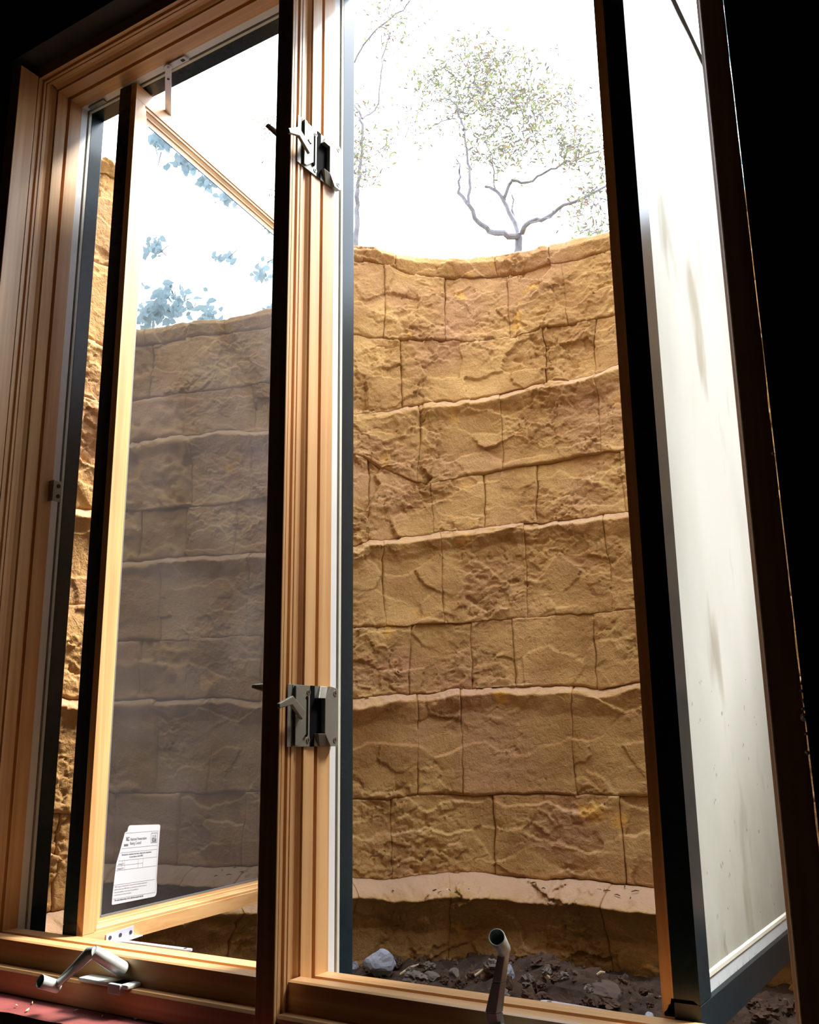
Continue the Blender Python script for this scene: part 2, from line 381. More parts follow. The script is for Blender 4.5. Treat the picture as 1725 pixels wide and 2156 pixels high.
# ------------------------------------------------------------------ sashes
SW = .630
class Sash:
    def __init__(s, root, origin, ang, tdir):
        s.o = Vector(origin); s.w = Vector((math.sin(ang), math.cos(ang), 0)); s.t = Vector((s.w.y, -s.w.x, 0)) * tdir
        s.e = empty('sash', (0, 0, 0)); s.e.parent = root
        s.e.location = s.o - Vector(root.location)
        s.base = Vector(root.location)
    def P(s, w, t, z): return s.o + s.w * w + s.t * t + Vector((0, 0, z))
    def prism(s, mb, A, B): return mb.prism([s.P(*a) for a in A], [s.P(*b) for b in B])
    def put(s, mb, name, mat, **k):
        o = mb.build(name, mat, s.e, **k); return o
ZS0, ZS1, RB, RT, ST = -.345, 1.3965, .047, .064, .054
WP = [(0, 0), (.030, 0), (.0305, .0022), (.036, .0022), (.0375, .0048), (.043, .0075), (.0455, .0078), (.047, .0105), (.054, .0115), (.054, .0145), (0, .0145)]
CP = [(0, .0148), (.054, .0148), (.054, .038), (.0475, .046), (0, .046)]
def scale_prof(p, k): return [(a * k, t) for a, t in p]
def make_sash(root, origin, ang, tdir):
    S = Sash(root, origin, ang, tdir)
    # rails run the full width, stiles stand between them
    for (prof, mat_s, mat_r, nm) in ((WP, M_wz, M_wy, ''), (CP, M_clad, M_clad, 'outer_')):
        pb = scale_prof(prof, RB / .054); pt = scale_prof(prof, RT / .054)
        m = MB(); S.prism(m, [(0, t, ZS0 + a) for a, t in pb], [(SW, t, ZS0 + a) for a, t in pb]); S.put(m, nm + 'rail', mat_r)
        m = MB(); S.prism(m, [(0, t, ZS1 - a) for a, t in pt], [(SW, t, ZS1 - a) for a, t in pt]); S.put(m, nm + 'rail', mat_r)
        g = .0006
        m = MB(); S.prism(m, [(a, t, ZS0 + RB * (.56 if not nm else .9) + g) for a, t in prof], [(a, t, ZS1 - RT * (.56 if not nm else .9) - g) for a, t in prof]); S.put(m, nm + 'stile', mat_s)
        m = MB(); S.prism(m, [(SW - a, t, ZS0 + RB * .9) for a, t in prof], [(SW - a, t, ZS1 - RT * .9) for a, t in prof]); S.put(m, nm + 'stile', mat_s)
    def slab(w0, w1, t0, t1, z0, z1):
        m = MB(); S.prism(m, [(w0, t0, z0), (w1, t0, z0), (w1, t1, z0), (w0, t1, z0)], [(w0, t0, z1), (w1, t0, z1), (w1, t1, z1), (w0, t1, z1)]); return m
    gl = S.put(slab(.050, SW - .050, .0125, .0142, ZS0 + .043, ZS1 - .060), 'glass_pane', M_glass)
    # dark gasket lines and grey spacer round the glass
    g = MB()
    for (w0, w1, z0, z1) in ((.0535, SW - .0535, ZS0 + RB - .0005, ZS0 + RB + .003), (.0535, SW - .0535, ZS1 - RT - .003, ZS1 - RT + .0005),
                             (.0535, .0565, ZS0 + RB, ZS1 - RT), (SW - .0565, SW - .0535, ZS0 + RB, ZS1 - RT)):
        q = slab(w0, w1, .0112, .0124, z0, z1); g.add(q.v, q.f)
    S.put(g, 'glass_gasket', M_spacer)
    return S
SL = make_sash(win1, (-1.431, 1.2105, 0), math.radians(-7.5), -1)
SR = make_sash(win2, (-.405, 1.2105, 0), 0.0, 1)
SL.e['label'] = 'left sash, swung outward, hazy clear glass with a torn paper label'
SR.e['label'] = 'right sash, swung outward, glass under milky film'

# paper label on the left sash glass: torn along its left edge
def lab_pts(scale=1.0):
    L = [(.117, -.1485), (.1195, -.1462), (.123, -.1452), (.206, -.1500), (.2105, -.1515), (.2115, -.1545), (.2105, -.170), (.2085, -.225), (.2078, -.252), (.2095, -.264), (.2098, -.276),
         (.208, -.2815), (.203, -.2835), (.086, -.2815), (.0835, -.280), (.084, -.265), (.0865, -.235), (.0895, -.210), (.0965, -.192), (.1035, -.172), (.1085, -.1575), (.1130, -.1560), (.1150, -.1555)]
    return L
TG = .0121
lab = MB(); lp = lab_pts()
SL.prism(lab, [(w, TG, z) for w, z in lp], [(w, TG - .0003, z) for w, z in lp])
sticker = lab.build('rating_label', M_paper, SL.e); sticker['label'] = 'white paper rating label, torn at left, with black print'
def sgn_text(body, w, z, size, bold=0.0, sx_=1.0, align='LEFT'):
    c = bpy.data.curves.new('print', 'FONT'); c.body = body; c.size = size; c.align_x = align; c.offset = bold; c.extrude = 0
    o = bpy.data.objects.new('print_tmp', c); COL.objects.link(o)
    dg = bpy.context.evaluated_depsgraph_get(); me = bpy.data.meshes.new_from_object(o.evaluated_get(dg))
    bpy.data.objects.remove(o); bpy.data.curves.remove(c)
    for v in me.vertices:
        v.co = SL.P(w + v.co.x * sx_, TG - .00045, z + v.co.y - (w + v.co.x * sx_ - .15) * .035)
    return me
def ink_add(mb, me):
    b = len(mb.v); mb.v += [tuple(v.co) for v in me.vertices]; mb.f += [tuple(i + b for i in p.vertices) for p in me.polygons]
def ink_rect(mb, w0, w1, z0, z1):
    k = lambda w: -(w - .15) * .035
    T = TG - .00045
    mb.add([SL.P(w0, T, z0 + k(w0)), SL.P(w1, T, z0 + k(w1)), SL.P(w1, T, z1 + k(w1)), SL.P(w0, T, z1 + k(w0))], [(0, 1, 2, 3)])
ink = MB(); LW = .0005
for body, w, z, sz, bd, sx_ in (('National Fenestration', .1245, -.1740, .0075, .0001, .72), ('Rating Council', .1245, -.1815, .0075, .0001, .72),
                          ('Manufacturer stipulates that these ratings were determined', .1030, -.1995, .0042, .0001, .84), ('in accordance with NFRC', .125, -.2045, .0042, .0001, .9),
                          ('RC', .1130, -.1735, .009, .0006, .75),
                          ('U-Factor', .0945, -.2155, .0040, .0001, .8), ('U-Factor', .0925, -.2235, .0040, .0001, .8), ('47', .1070, -.2155, .0038, .0001, .8), ('47', .1065, -.2235, .0038, .0001, .8),
                          ('NFRC ratings are determined for a fixed set of environmental conditions and', .0885, -.2545, .0033, 0, .88),
                          ('specific product sizes. NFRC does not recommend any product and does not', .0880, -.2592, .0033, 0, .88),
                          ('warrant the suitability of any product for any specific use.', .0880, -.2639, .0033, 0, .88),
                          ('Consult literature for other information', .0880, -.2686, .0033, 0, .88),
                          ('For more information, call or visit the council web site', .0905, -.2780, .0040, .00025, .9)):
    ink_add(ink, sgn_text(body, w, z, sz, bd, sx_))
for w0, w1, z in ((.1050, .2060, -.1600), (.1010, .2055, -.1870), (.0985, .2050, -.1945), (.0945, .2045, -.2085), (.0910, .1640, -.2170), (.0890, .2040, -.2250), (.0850, .2025, -.2500), (.0850, .2045, -.2740)):
    ink_rect(ink, w0, w1, z - LW / 2, z + LW / 2)
ink_rect(ink, .2050, .2055, -.2745, -.1600)
for w, z0, z1 in ((.1050, -.2250, -.2085), (.1120, -.2250, -.2085), (.1500, -.2250, -.2085), (.1640, -.2250, -.2085)):
    ink_rect(ink, w, w + LW, z0, z1)
ink_rect(ink, .1075, .1195, -.1835, -.1795)
ink_rect(ink, .1115, .1135, -.1560, -.1545)
# house emblem in a square frame, top right
for a in ((.1850, .2030, -.1820, -.1810), (.1850, .2030, -.1640, -.1630), (.1850, .1858, -.1820, -.1630), (.2022, .2030, -.1820, -.1630)): ink_rect(ink, *a)
for a in ((.1885, .1925, -.1790, -.1720), (.1950, .2005, -.1790, -.1735), (.1885, .2005, -.1800, -.1780), (.1900, .1920, -.1710, -.1670), (.1960, .1985, -.1725, -.1670), (.1930, .1945, -.1750, -.1715)): ink_rect(ink, *a)
ink.build('label_print', M_ink, SL.e)
# milky film on the outer side of the right glass, with its paler folded strip along the bottom
fm = MB(); nw, nz_ = 24, 70
def film_pt(i, j):
    w = .054 + (SW - .108) * i / nw; z = ZS0 + .062 + (ZS1 - .032 - ZS0 - .062) * j / nz_
    t = .0405 + .0004 * math.sin(w * 37 + z * 3) + .0004 * math.sin(z * 21 + w * 9)
    return (w, t, z)
for j in range(nz_ + 1):
    for i in range(nw + 1): fm.v.append(tuple(SR.P(*film_pt(i, j))))
for j in range(nz_):
    for i in range(nw):
        a = j * (nw + 1) + i; fm.f.append((a, a + 1, a + nw + 2, a + nw + 1))
film = fm.build('protective_film', M_film, SR.e, smooth=True)
film['label'] = 'milky white protective film with smudges and grime'
st = MB(); A = []; B = []
n = 90
for i in range(n + 1):
    w = .054 + (SW - .108) * i / n
    rag = .0025 * random.random() + (.006 * random.random() if random.random() < .22 else 0)
    A.append((w, .0412, ZS0 + .036 + rag)); B.append((w, .0418, ZS0 + .066))
st.v = [tuple(SR.P(*p)) for p in A] + [tuple(SR.P(*p)) for p in B]
st.f = [(i, i + 1, n + 2 + i, n + 1 + i) for i in range(n)]
M_strip = plain('pale film strip', (.50, .55, .58), .5, noise=.06, scale=30)
so = st.build('film_strip', M_strip, SR.e); so.modifiers.new('t', 'SOLIDIFY').thickness = .0006
so['label'] = 'pale bluish strip along the bottom with a ragged dirty edge'
m = MB(); S = SR
m2 = S.prism(MB(), [(.054, .0408, ZS0 + .062), (.054, .0440, ZS0 + .0625), (.054, .0440, ZS0 + .0675), (.054, .0408, ZS0 + .0695)],
             [(SW - .054, .0408, ZS0 + .062), (SW - .054, .0440, ZS0 + .0625), (SW - .054, .0440, ZS0 + .0675), (SW - .054, .0408, ZS0 + .0695)])
S.put(m2, 'film_fold', plain('cream film fold', (.60, .60, .50), .5, noise=.08, scale=25), smooth=True)
dirt = MB()
for k in range(150):
    w = random.uniform(.056, SW - .056); h = random.uniform(.002, .006) if random.random() < .75 else random.uniform(.006, .017)
    b = random.uniform(.0006, .0018); z = ZS0 + .0355
    dirt.add([SR.P(w - b, .0425, z), SR.P(w + b, .0425, z), SR.P(w + random.uniform(-.001, .001), .0424, z + h)], [(0, 1, 2)])
do = S.put(dirt, 'dirt_fringe', plain('dry brown dirt', (.11, .075, .055), .95, noise=.3, scale=80)); do['kind'] = 'stuff'
# smudges and specks stuck to the film
sm = MB()
def smear(pts, r0, n=9):
    L = []; Rr = []
    for i, (w, z) in enumerate(pts):
        j = min(i + 1, len(pts) - 1); k = max(i - 1, 0)
        dw, dz = pts[j][0] - pts[k][0], pts[j][1] - pts[k][1]; q = math.hypot(dw, dz)
        r = r0 * (math.sin(math.pi * (i + .5) / len(pts)) + .1)
        L.append((w - dz / q * r, z + dw / q * r)); Rr.append((w + dz / q * r, z - dw / q * r))
    b = len(sm.v); vs = [tuple(SR.P(w, .0416, z)) for w, z in L + Rr]; n = len(pts)
    sm.add(vs, [(i, i + 1, n + i + 1, n + i) for i in range(n - 1)])
for k in range(34):
    w = random.uniform(.08, .5); z = random.uniform(-.26, .10); h = random.uniform(.002, .006)
    smear([(w, z), (w + random.uniform(-.001, .001), z + h * .5), (w + random.uniform(-.001, .001), z + h)], random.uniform(.0005, .0014))
smear([(.150 + .004 * math.sin(i), -.285 + .006 * i) for i in range(8)], .0007)
so2 = S.put(sm, 'grime_speck', plain('dark specks', (.10, .09, .06), .9)); so2['kind'] = 'stuff'

# ------------------------------------------------------------------ hinge hardware
def bar(name, a, b, width, thick, mat, parent, holes=()):
    a, b = Vector(a), Vector(b); d = (b - a).normalized(); s = d.cross(Vector((0, 0, 1))).normalized() * width / 2; t = Vector((0, 0, thick / 2))
    n = 8; ringt = []
    for k in range(n + 1):
        ang = math.pi / 2 + math.pi * k / n; ringt.append(a + d * math.cos(ang) * width / 2 + s * math.sin(ang))
    for k in range(n + 1):
        ang = -math.pi / 2 + math.pi * k / n; ringt.append(b + d * math.cos(ang) * width / 2 + s * math.sin(ang))
    m = MB().prism([p - t for p in ringt], [p + t for p in ringt])
    o = m.build(name, mat, parent)
    for h in holes:
        c = a + (b - a) * h
        MB().tube([c - t * 1.6, c + t * 1.6], width * .22, 12).build('rivet', M_slot if h > .1 else M_screw, o)
    return o
h1 = empty('hinge_hardware', (0, 0, 0)); h1.parent = win1; h1.location = Vector((-1.33, 1.2, 1.39)) - Vector(win1.location)
bar('hinge_arm', (-1.333, 1.207, 1.3925), (-1.455, 1.325, 1.3925), .0135, .0028, M_steel, h1, (.0, .22))
MB().box(-1.345, -1.285, 1.2045, 1.2195, 1.3955, 1.3985).build('slide_shoe', M_steel, h1, bevel=.0008)
MB().box(-1.30, -1.292, 1.209, 1.215, 1.3945, 1.3955).build('slot', M_slot, h1)
MB().box(-1.585, -1.535, 1.2075, 1.2175, 1.3950, 1.3985).build('track_end', M_silver, h1, bevel=.0008)
h2 = empty('hinge_hardware', (0, 0, 0)); h2.parent = win1; h2.location = Vector((-1.35, 1.25, -.335)) - Vector(win1.location)
bk = MB()
SL.prism(bk, [(.058, -.0018, -.3435), (.132, -.0018, -.3435), (.132, -.0002, -.3435), (.058, -.0002, -.3435)],
         [(.058, -.0018, -.3265), (.132, -.0018, -.3235), (.132, -.0002, -.3235), (.058, -.0002, -.3265)])
SL.prism(bk, [(.058, -.019, -.3440), (.150, -.009, -.3440), (.150, -.0002, -.3440), (.058, -.0002, -.3440)],
         [(.058, -.019, -.3425), (.150, -.009, -.3425), (.150, -.0002, -.3425), (.058, -.0002, -.3425)])
bko = bk.build('hinge_bracket', M_steel, h2, bevel=.0004)
for w in (.068, .095, .123):
    q = MB(); q.tube([SL.P(w, -.0030, -.3335), SL.P(w, -.0016, -.3335)], .0036, 12); q.build('screw', M_slot, h2)
bar('hinge_arm', (-1.440, 1.292, -.3405), (-1.245, 1.279, -.3360), .013, .003, M_steel, h2, (.96,))
h3 = empty('hinge_hardware', (0, 0, 0)); h3.parent = win2; h3.location = Vector((-.5, 1.25, -.335)) - Vector(win2.location)
bar('hinge_arm', (-.583, 1.268, -.3370), (-.395, 1.262, -.3400), .014, .003, M_steel, h3, (.03,))

# ------------------------------------------------------------------ sash locks
def lock(root, x0, sgn, zc, lever=1, hidden=False):
    """x0: jamb face, sgn: direction into the opening, zc: centre height"""
    e = empty('sash_lock', (x0, 1.15, zc)); e.parent = root; e.location = Vector((x0, 1.15, zc)) - Vector(root.location)
    X = lambda d: x0 + sgn * d
    def pr(name, pts, d0, d1, mat, **k):          # polygon in (Y, z-zc) extruded away from the jamb
        return MB().prism([(X(d0), y, zc + z) for y, z in pts], [(X(d1), y, zc + z) for y, z in pts]).build(name, mat, e, **k)
    H = .0445
    pr('base_plate', [(1.099, -H), (1.1605, -H), (1.1605, H), (1.099, H)], .0003, .0020, M_silver, bevel=.0004)
    pr('plate_groove', [(1.1090, -H + .0006), (1.1101, -H + .0006), (1.1101, H - .0006), (1.1090, H - .0006)], .0020, .0023, M_dark)
    pr('housing', [(1.1125, -H + .002), (1.1190, -H + .002), (1.1375, -.0265), (1.1375, .0225), (1.1190, H - .002), (1.1125, H - .002)], .0020, .0062, M_silver, bevel=.0005)
    pr('lever_slot', [(1.1380, -.0265), (1.1425, -.0305), (1.1425, .0285), (1.1380, .0225)], .0020, .0048, M_dark)
    pr('slot_rim', [(1.1430, -.0285), (1.1440, -.0275), (1.1440, .0265), (1.1430, .0275)], .0020, .0055, M_silver)
    pr('centre_channel', [(1.1520, -H), (1.1620, -H), (1.1620, H), (1.1520, H)], .0020, .0026, M_dark)
    pr('keeper_window', [(1.162, -.0255), (1.1790, -.0255), (1.1790, .0265), (1.162, .0265)], .0006, .0024, M_dark)
    pr('keeper_plate', [(1.1790, -.0255), (1.1930, -H), (1.2080, -H), (1.2120, -H + .004), (1.2120, H - .006), (1.2080, H - .002), (1.1930, H), (1.1790, .0265)], .0016, .0098, M_silver, bevel=.0006)
    for s in (1, -1):
        za, zb = s * .026, s * H
        HP = [(1.1620, za, .0105), (1.1790, za, .0105), (1.1930, zb, .0035), (1.1750, zb, .0035)]
        MB().prism([(X(.0008), y, zc + z) for y, z, d in HP], [(X(d), y, zc + z) for y, z, d in HP]).build('keeper_horn', M_silver, e, bevel=.0005)
        pr('keeper_corner', [(1.1620, za), (1.1745, zb), (1.1620, zb)], .0006, .0022, M_silver)
    for y, z in ((1.1475, .0345), (1.1475, -.0350)):
        s = MB().tube([(X(.0018), y, zc + z), (X(.0030), y, zc + z)], .0040, 16).build('screw', M_screw, e)
        MB().box(*sorted((X(.0030), X(.0034))), y - .0024, y + .0024, zc + z - .0005, zc + z + .0005).box(*sorted((X(.0030), X(.0034))), y - .0005, y + .0005, zc + z - .0024, zc + z + .0024).build('screw_slot', M_slot, e)
    for y, z in ((1.2040, .0345), (1.2040, -.0350)):
        MB().tube([(X(.0096), y, zc + z), (X(.0105), y, zc + z)], .0044, 16).build('screw', M_screw, e)
        MB().box(*sorted((X(.0105), X(.0108))), y - .0026, y + .0026, zc + z - .0005, zc + z + .0005).box(*sorted((X(.0105), X(.0108))), y - .0005, y + .0005, zc + z - .0026, zc + z + .0026).build('screw_slot', M_slot, e)
    if not hidden:   # chevron lever pointing into the room
        C = [(1.1210, .000, .010, .0078), (1.0850, .0200, .017, .0066), (1.0480, .0110, .024, .0036)] if lever == 1 else [(1.1180, -.0180, .010, .0085), (1.0800, -.0060, .015, .0080), (1.0490, -.0250, .020, .0040)]
        up_, dn_ = [], []
        for i, (y, z, d, hw) in enumerate(C):
            a_, b_ = C[max(i - 1, 0)], C[min(i + 1, 2)]; L_ = math.hypot(b_[0] - a_[0], b_[1] - a_[1])
            ny, nz2 = -(b_[1] - a_[1]) / L_, (b_[0] - a_[0]) / L_
            up_.append((y + ny * hw, z + nz2 * hw, d)); dn_.append((y - ny * hw, z - nz2 * hw, d))
        P = up_ + dn_[::-1]
        m = MB().prism([(X(d), y, zc + z) for y, z, d in P], [(X(d + .0055), y, zc + z) for y, z, d in P])
        m.build('lever', M_silver, e, bevel=.0014)
        MB().tube([(X(.003), 1.122, zc + .001), (X(.014), 1.120, zc + .002)], .0045, 12).build('lever_pivot', M_silver, e)
    else:
        if lever > 0:
            P = [(1.128, .000), (1.120, .010), (1.098, .0180), (1.0965, .0150), (1.114, .0000), (1.122, -.0060)]
            m = MB().prism([(X(.006), y, zc + z) for y, z in P], [(X(.010), y, zc + z) for y, z in P]); m.build('lever', M_silver, e, bevel=.001)
            tp = MB().tube([(X(.010), 1.122, zc + .004), (X(.022), 1.110, zc + .018), (X(.034), 1.100, zc + .032)], [.006, .0055, .0045], 10, flat=.5)
            tp.build('lever_tip', M_silver, e, smooth=True)
        else:
            tp = MB().tube([(X(.004), 1.120, zc + .037), (X(.020), 1.108, zc + .042), (X(.0345), 1.100, zc + .044)], [.008, .006, .0025], 10, flat=.5)
            tp.build('lever_tip', M_silver, e, smooth=True)
    return e
lock(win2, XM1, 1, .0415)['label'] = 'lower lock with chevron lever'
lock(win2, XM1, 1, .990, 2)['label'] = 'upper lock with chevron lever'
lock(win1, XM0, -1, .0415, -1, True); lock(win1, XM0, -1, 1.010, 1, True)

# ------------------------------------------------------------------ crank handles
def hollow(name, a, b, r0, r1, wall_, mat, parent):   # open-ended cup, mouth at b
    a, b = Vector(a), Vector(b); d = (b - a).normalized(); L = (b - a).length
    u = d.orthogonal().normalized(); w = d.cross(u); n = 28; m = MB()
    secs = [(0, r0 * .75), (.002, r0), (L - .001, r1), (L, r1 - .0004), (L, r1 - wall_), (L - .001, r1 - wall_ - .0003), (.006, r0 - wall_ - .001)]
    for (t, r_) in secs:
        m.v += [tuple(a + d * t + (u * math.cos(2 * math.pi * k / n) + w * math.sin(2 * math.pi * k / n)) * r_) for k in range(n)]
    for i in range(len(secs) - 1):
        m.f += [(i * n + k, i * n + (k + 1) % n, (i + 1) * n + (k + 1) % n, (i + 1) * n + k) for k in range(n)]
    m.f += [tuple(range(n))[::-1], tuple(range((len(secs) - 1) * n, len(secs) * n))]
    return m.build(name, mat, parent, smooth=True)
ch = empty('crank_handle', (0, 0, 0)); ch.parent = win1; ch.location = Vector((-1.2, 1.09, -.35)) - Vector(win1.location)
ch['label'] = 'grey folding crank handle of the left window, hanging toward the left'
hub0, elbow = Vector((-1.213, 1.108, -.332)), Vector((-1.228, 1.060, -.2985))
MB().tube([hub0, hub0 + (elbow - hub0) * .35, elbow - (elbow - hub0) * .12, elbow], [.0118, .0115, .0100, .0085], 20).build('handle_hub', M_crank, ch, smooth=True)
k0 = at(116, 2076, 1.052); k1 = at(84, 2066, 1.026)
MB().tube([elbow + Vector((.004, 0, -.001)), elbow + Vector((-.006, -.001, -.003)), elbow.lerp(k0, .5), k0], [.0085, .0095, .0075, .0058], 14, flat=.75).build('handle_arm', M_crank, ch, smooth=True)
hollow('knob', k0 + (k0 - k1) * .25, k1, .0090, .0098, .0012, M_crank, ch)
MB().box(-1.285, -1.175, 1.0835, 1.1105, -.3515, -.3450).build('operator_cover', M_crank, ch, bevel=.002)
MB().box(-1.215, -1.188, 1.0800, 1.110, -.3600, -.345).build('cover_block', M_crank, ch, bevel=.002)
cr2 = empty('crank_handle', (0, 0, 0)); cr2.parent = win2; cr2.location = Vector((-.57, 1.09, -.35)) - Vector(win2.location)
cr2['label'] = 'crank handle of the right window, standing upright'
kb, ka = at(1046, 1973, 1.000), at(1060, 1999, 1.040)
hollow('knob', ka, kb, .0086, .0093, .0011, M_crank, cr2)
p_low = at(1034, 2148, 1.052)
am = MB()
tp_, lo_ = at(1059, 2004, 1.036), p_low
ax = Vector((1, .3, 0)).normalized()
def sect(c, w, dth): return [c - ax * w, c + ax * w * .55, c + ax * w + Vector((0, dth, 0)), c - ax * w * .8 + Vector((0, dth, 0))]
secs = [sect(tp_, .0052, .007), sect(tp_.lerp(lo_, .45), .0068, .008), sect(tp_.lerp(lo_, .9), .0085, .009), sect(lo_ + Vector((.001, .008, -.012)), .0075, .010)]
for i in range(3): am.prism(secs[i], secs[i + 1])
am.build('handle_arm', M_crank, cr2, bevel=.001)
MB().tube([lo_ + Vector((.002, .006, -.010)), lo_ + Vector((.018, .030, -.030)), lo_ + Vector((.030, .050, -.040))], [.0095, .0115, .0120], 18).build('handle_hub', M_crank, cr2, smooth=True)
MB().box(-.60, -.49, 1.0835, 1.1105, -.3515, -.3450).build('operator_cover', M_crank, cr2, bevel=.002)

# white foam crumbs caught in the torn gap right of the frame
for k, (x, y, r) in enumerate(((1692, 1438, .0025), (1690, 1455, .0018), (1697, 1475, .0030), (1696, 1510, .0040), (1695, 1492, .0022), (1700, 1545, .0018), (1702, 1585, .0024), (1630, 955, .0020), (1641, 1045, .0014))):
    p = at(x - 2, y, 1.082)
    bm = bmesh.new(); bmesh.ops.create_icosphere(bm, subdivisions=2, radius=r)
    for v in bm.verts: v.co *= 1 + random.uniform(-.25, .25); v.co += p
    me = bpy.data.meshes.new('foam_crumb'); bm.to_mesh(me); bm.free()
    o = link('foam_crumb', me, M_foam); tag(o, 'white foam crumb stuck in the gap right of the frame, ' + ('in the lower cluster' if y > 1400 else 'higher up, alone'), 'foam crumb', 'foam crumbs in the gap, ' + ('lower cluster' if y > 1400 else 'upper part'))
# debris on the red sill board
for k, (x, y) in enumerate(((68, 2112), (58, 2127), (215, 2140), (225, 2132), (262, 2133), (285, 2146), (160, 2128), (35, 2118))):
    d = ray(x, y); p = d * (-.3885 / d.z); a = random.uniform(0, 3.1); L = random.uniform(.003, .009)
    u = Vector((math.cos(a), math.sin(a) * .6, 0)) * L; w = Vector((-math.sin(a), math.cos(a), 0)) * random.uniform(.0008, .0016)
    q = MB().prism([p - u, p + w, p + u, p - w], [p - u + Vector((0, 0, .0012)), p + w + Vector((0, 0, .0012)), p + u + Vector((0, 0, .0022)), p - w + Vector((0, 0, .0012))])
    o = q.build('wood_chip', M_chip); tag(o, 'pale splinter lying on the red sill board, ' + ('left of the crank knob' if x < 100 else 'below and right of the crank handle'), 'splinter', 'splinters on the red sill board, ' + ('left end' if x < 100 else 'near the handle'))

# ------------------------------------------------------------------ noise fields for the rock
def hash2(ix, iy, seed):
    h = (ix.astype(np.int64) * 374761393 + iy.astype(np.int64) * 668265263 + seed * 974711) & 0x7fffffff
    h = (h ^ (h >> 13)) * 1274126177 & 0x7fffffff
    return ((h ^ (h >> 16)) & 0xffff) / 65535.0
def vnoise(x, y, seed):
    ix, iy = np.floor(x), np.floor(y); fx, fy = x - ix, y - iy
    fx = fx * fx * (3 - 2 * fx); fy = fy * fy * (3 - 2 * fy)
    a = hash2(ix, iy, seed); b = hash2(ix + 1, iy, seed); c = hash2(ix, iy + 1, seed); d = hash2(ix + 1, iy + 1, seed)
    return (a * (1 - fx) + b * fx) * (1 - fy) + (c * (1 - fx) + d * fx) * fy
def fbm(x, y, seed, o=4):
    s = 0; a = .5
    for k in range(o):
        s = s + a * vnoise(x * 2 ** k, y * 2 ** k, seed + k * 17); a *= .5
    return s / (1 - .5 ** o)
def facets(x, y, seed):
    """height of tilted voronoi facets, about -1..1"""
    ix, iy = np.floor(x), np.floor(y); best = np.full(x.shape, 1e9); h = np.zeros(x.shape)
    for dx in (-1, 0, 1):
        for dy in (-1, 0, 1):
            cx, cy = ix + dx, iy + dy
            px = cx + hash2(cx, cy, seed); py = cy + hash2(cx, cy, seed + 5)
            d = (x - px) ** 2 + (y - py) ** 2
            hh = (hash2(cx, cy, seed + 9) * 2 - 1) * .6 + (hash2(cx, cy, seed + 12) * 2 - 1) * (x - px) * .9 + (hash2(cx, cy, seed + 15) * 1.6 - .4) * (y - py) * 1.1
            m = d < best; best = np.where(m, d, best); h = np.where(m, hh, h)
    return h
def relief(s, z, rough):
    rough = rough * 1.15
    wx = s + .035 * (fbm(s * 9, z * 9, 31) - .5) * 2; wz = z + .03 * (fbm(s * 9, z * 9, 47) - .5) * 2
    h = .0075 * facets(wx * 7, wz * 11, 3) * rough
    wx2 = s + .018 * (fbm(s * 28, z * 28, 71) - .5) * 2; wz2 = z + .018 * (fbm(s * 28, z * 28, 77) - .5) * 2
    msk = np.clip((fbm(s * 4.3, z * 6.1, 91) - .40) * 5, 0.08, 1)
    h = h + .0060 * facets(wx2 * 19, wz2 * 27, 13) * msk * rough
    h = h + .0032 * facets(wx2 * 46, wz2 * 60, 23) * msk * rough
    h = h + .010 * (fbm(s * 7, z * 8, 5, 4) - .5) + .0026 * (fbm(s * 60, z * 70, 8, 3) - .5) * (.4 + msk)
    cr_ = np.abs(fbm(wx2 * 11, wz2 * 17, 131, 4) - .5); h = h - .0045 * np.clip(1 - cr_ / .010, 0, 1) * np.clip((msk - .25) * 2, 0, 1)
    cr2_ = np.abs(fbm(wx2 * 21 + 7, wz2 * 16, 141, 3) - .5); h = h - .0030 * np.clip(1 - cr2_ / .012, 0, 1) * np.clip((fbm(s * 5, z * 5, 151, 2) - .5) * 5, 0, 1)
    return h

# ------------------------------------------------------------------ window well: moulded rock blocks along a half ellipse
xc, wa, y0, wb, en = -.91, 1.115, 1.285, 1.455, 2.35
tt = np.linspace(0, np.pi, 4001); cc, ss = np.cos(tt), np.sin(tt)
WX = xc - wa * np.sign(cc) * np.abs(cc) ** (2 / en); WY = y0 + wb * np.abs(ss) ** (2 / en)
WX = WX + .9 * np.clip((WX + .95) / .30, 0, 1)          # unseen right side widened so more light reaches the film
WS = np.concatenate([[0], np.cumsum(np.hypot(np.diff(WX), np.diff(WY)))]); STOT = float(WS[-1])
tx = np.gradient(WX, WS + np.arange(len(WS)) * 1e-9); ty = np.gradient(WY, WS + np.arange(len(WS)) * 1e-9)
ln = np.hypot(tx, ty); tx, ty = tx / ln, ty / ln
kk = np.ones(61) / 61
tx = np.convolve(np.pad(tx, 30, 'edge'), kk, 'valid'); ty = np.convolve(np.pad(ty, 30, 'edge'), kk, 'valid')
def well(s, h, z):
    x = np.interp(s, WS, WX); y = np.interp(s, WS, WY); a = np.interp(s, WS, tx); b = np.interp(s, WS, ty)
    return np.stack([x + b * h, y - a * h, z], -1)      # positive h is toward the middle of the well
SV = [0, 1.21, 1.35, 1.45, 1.60, 1.76, 1.92, 2.07, STOT]
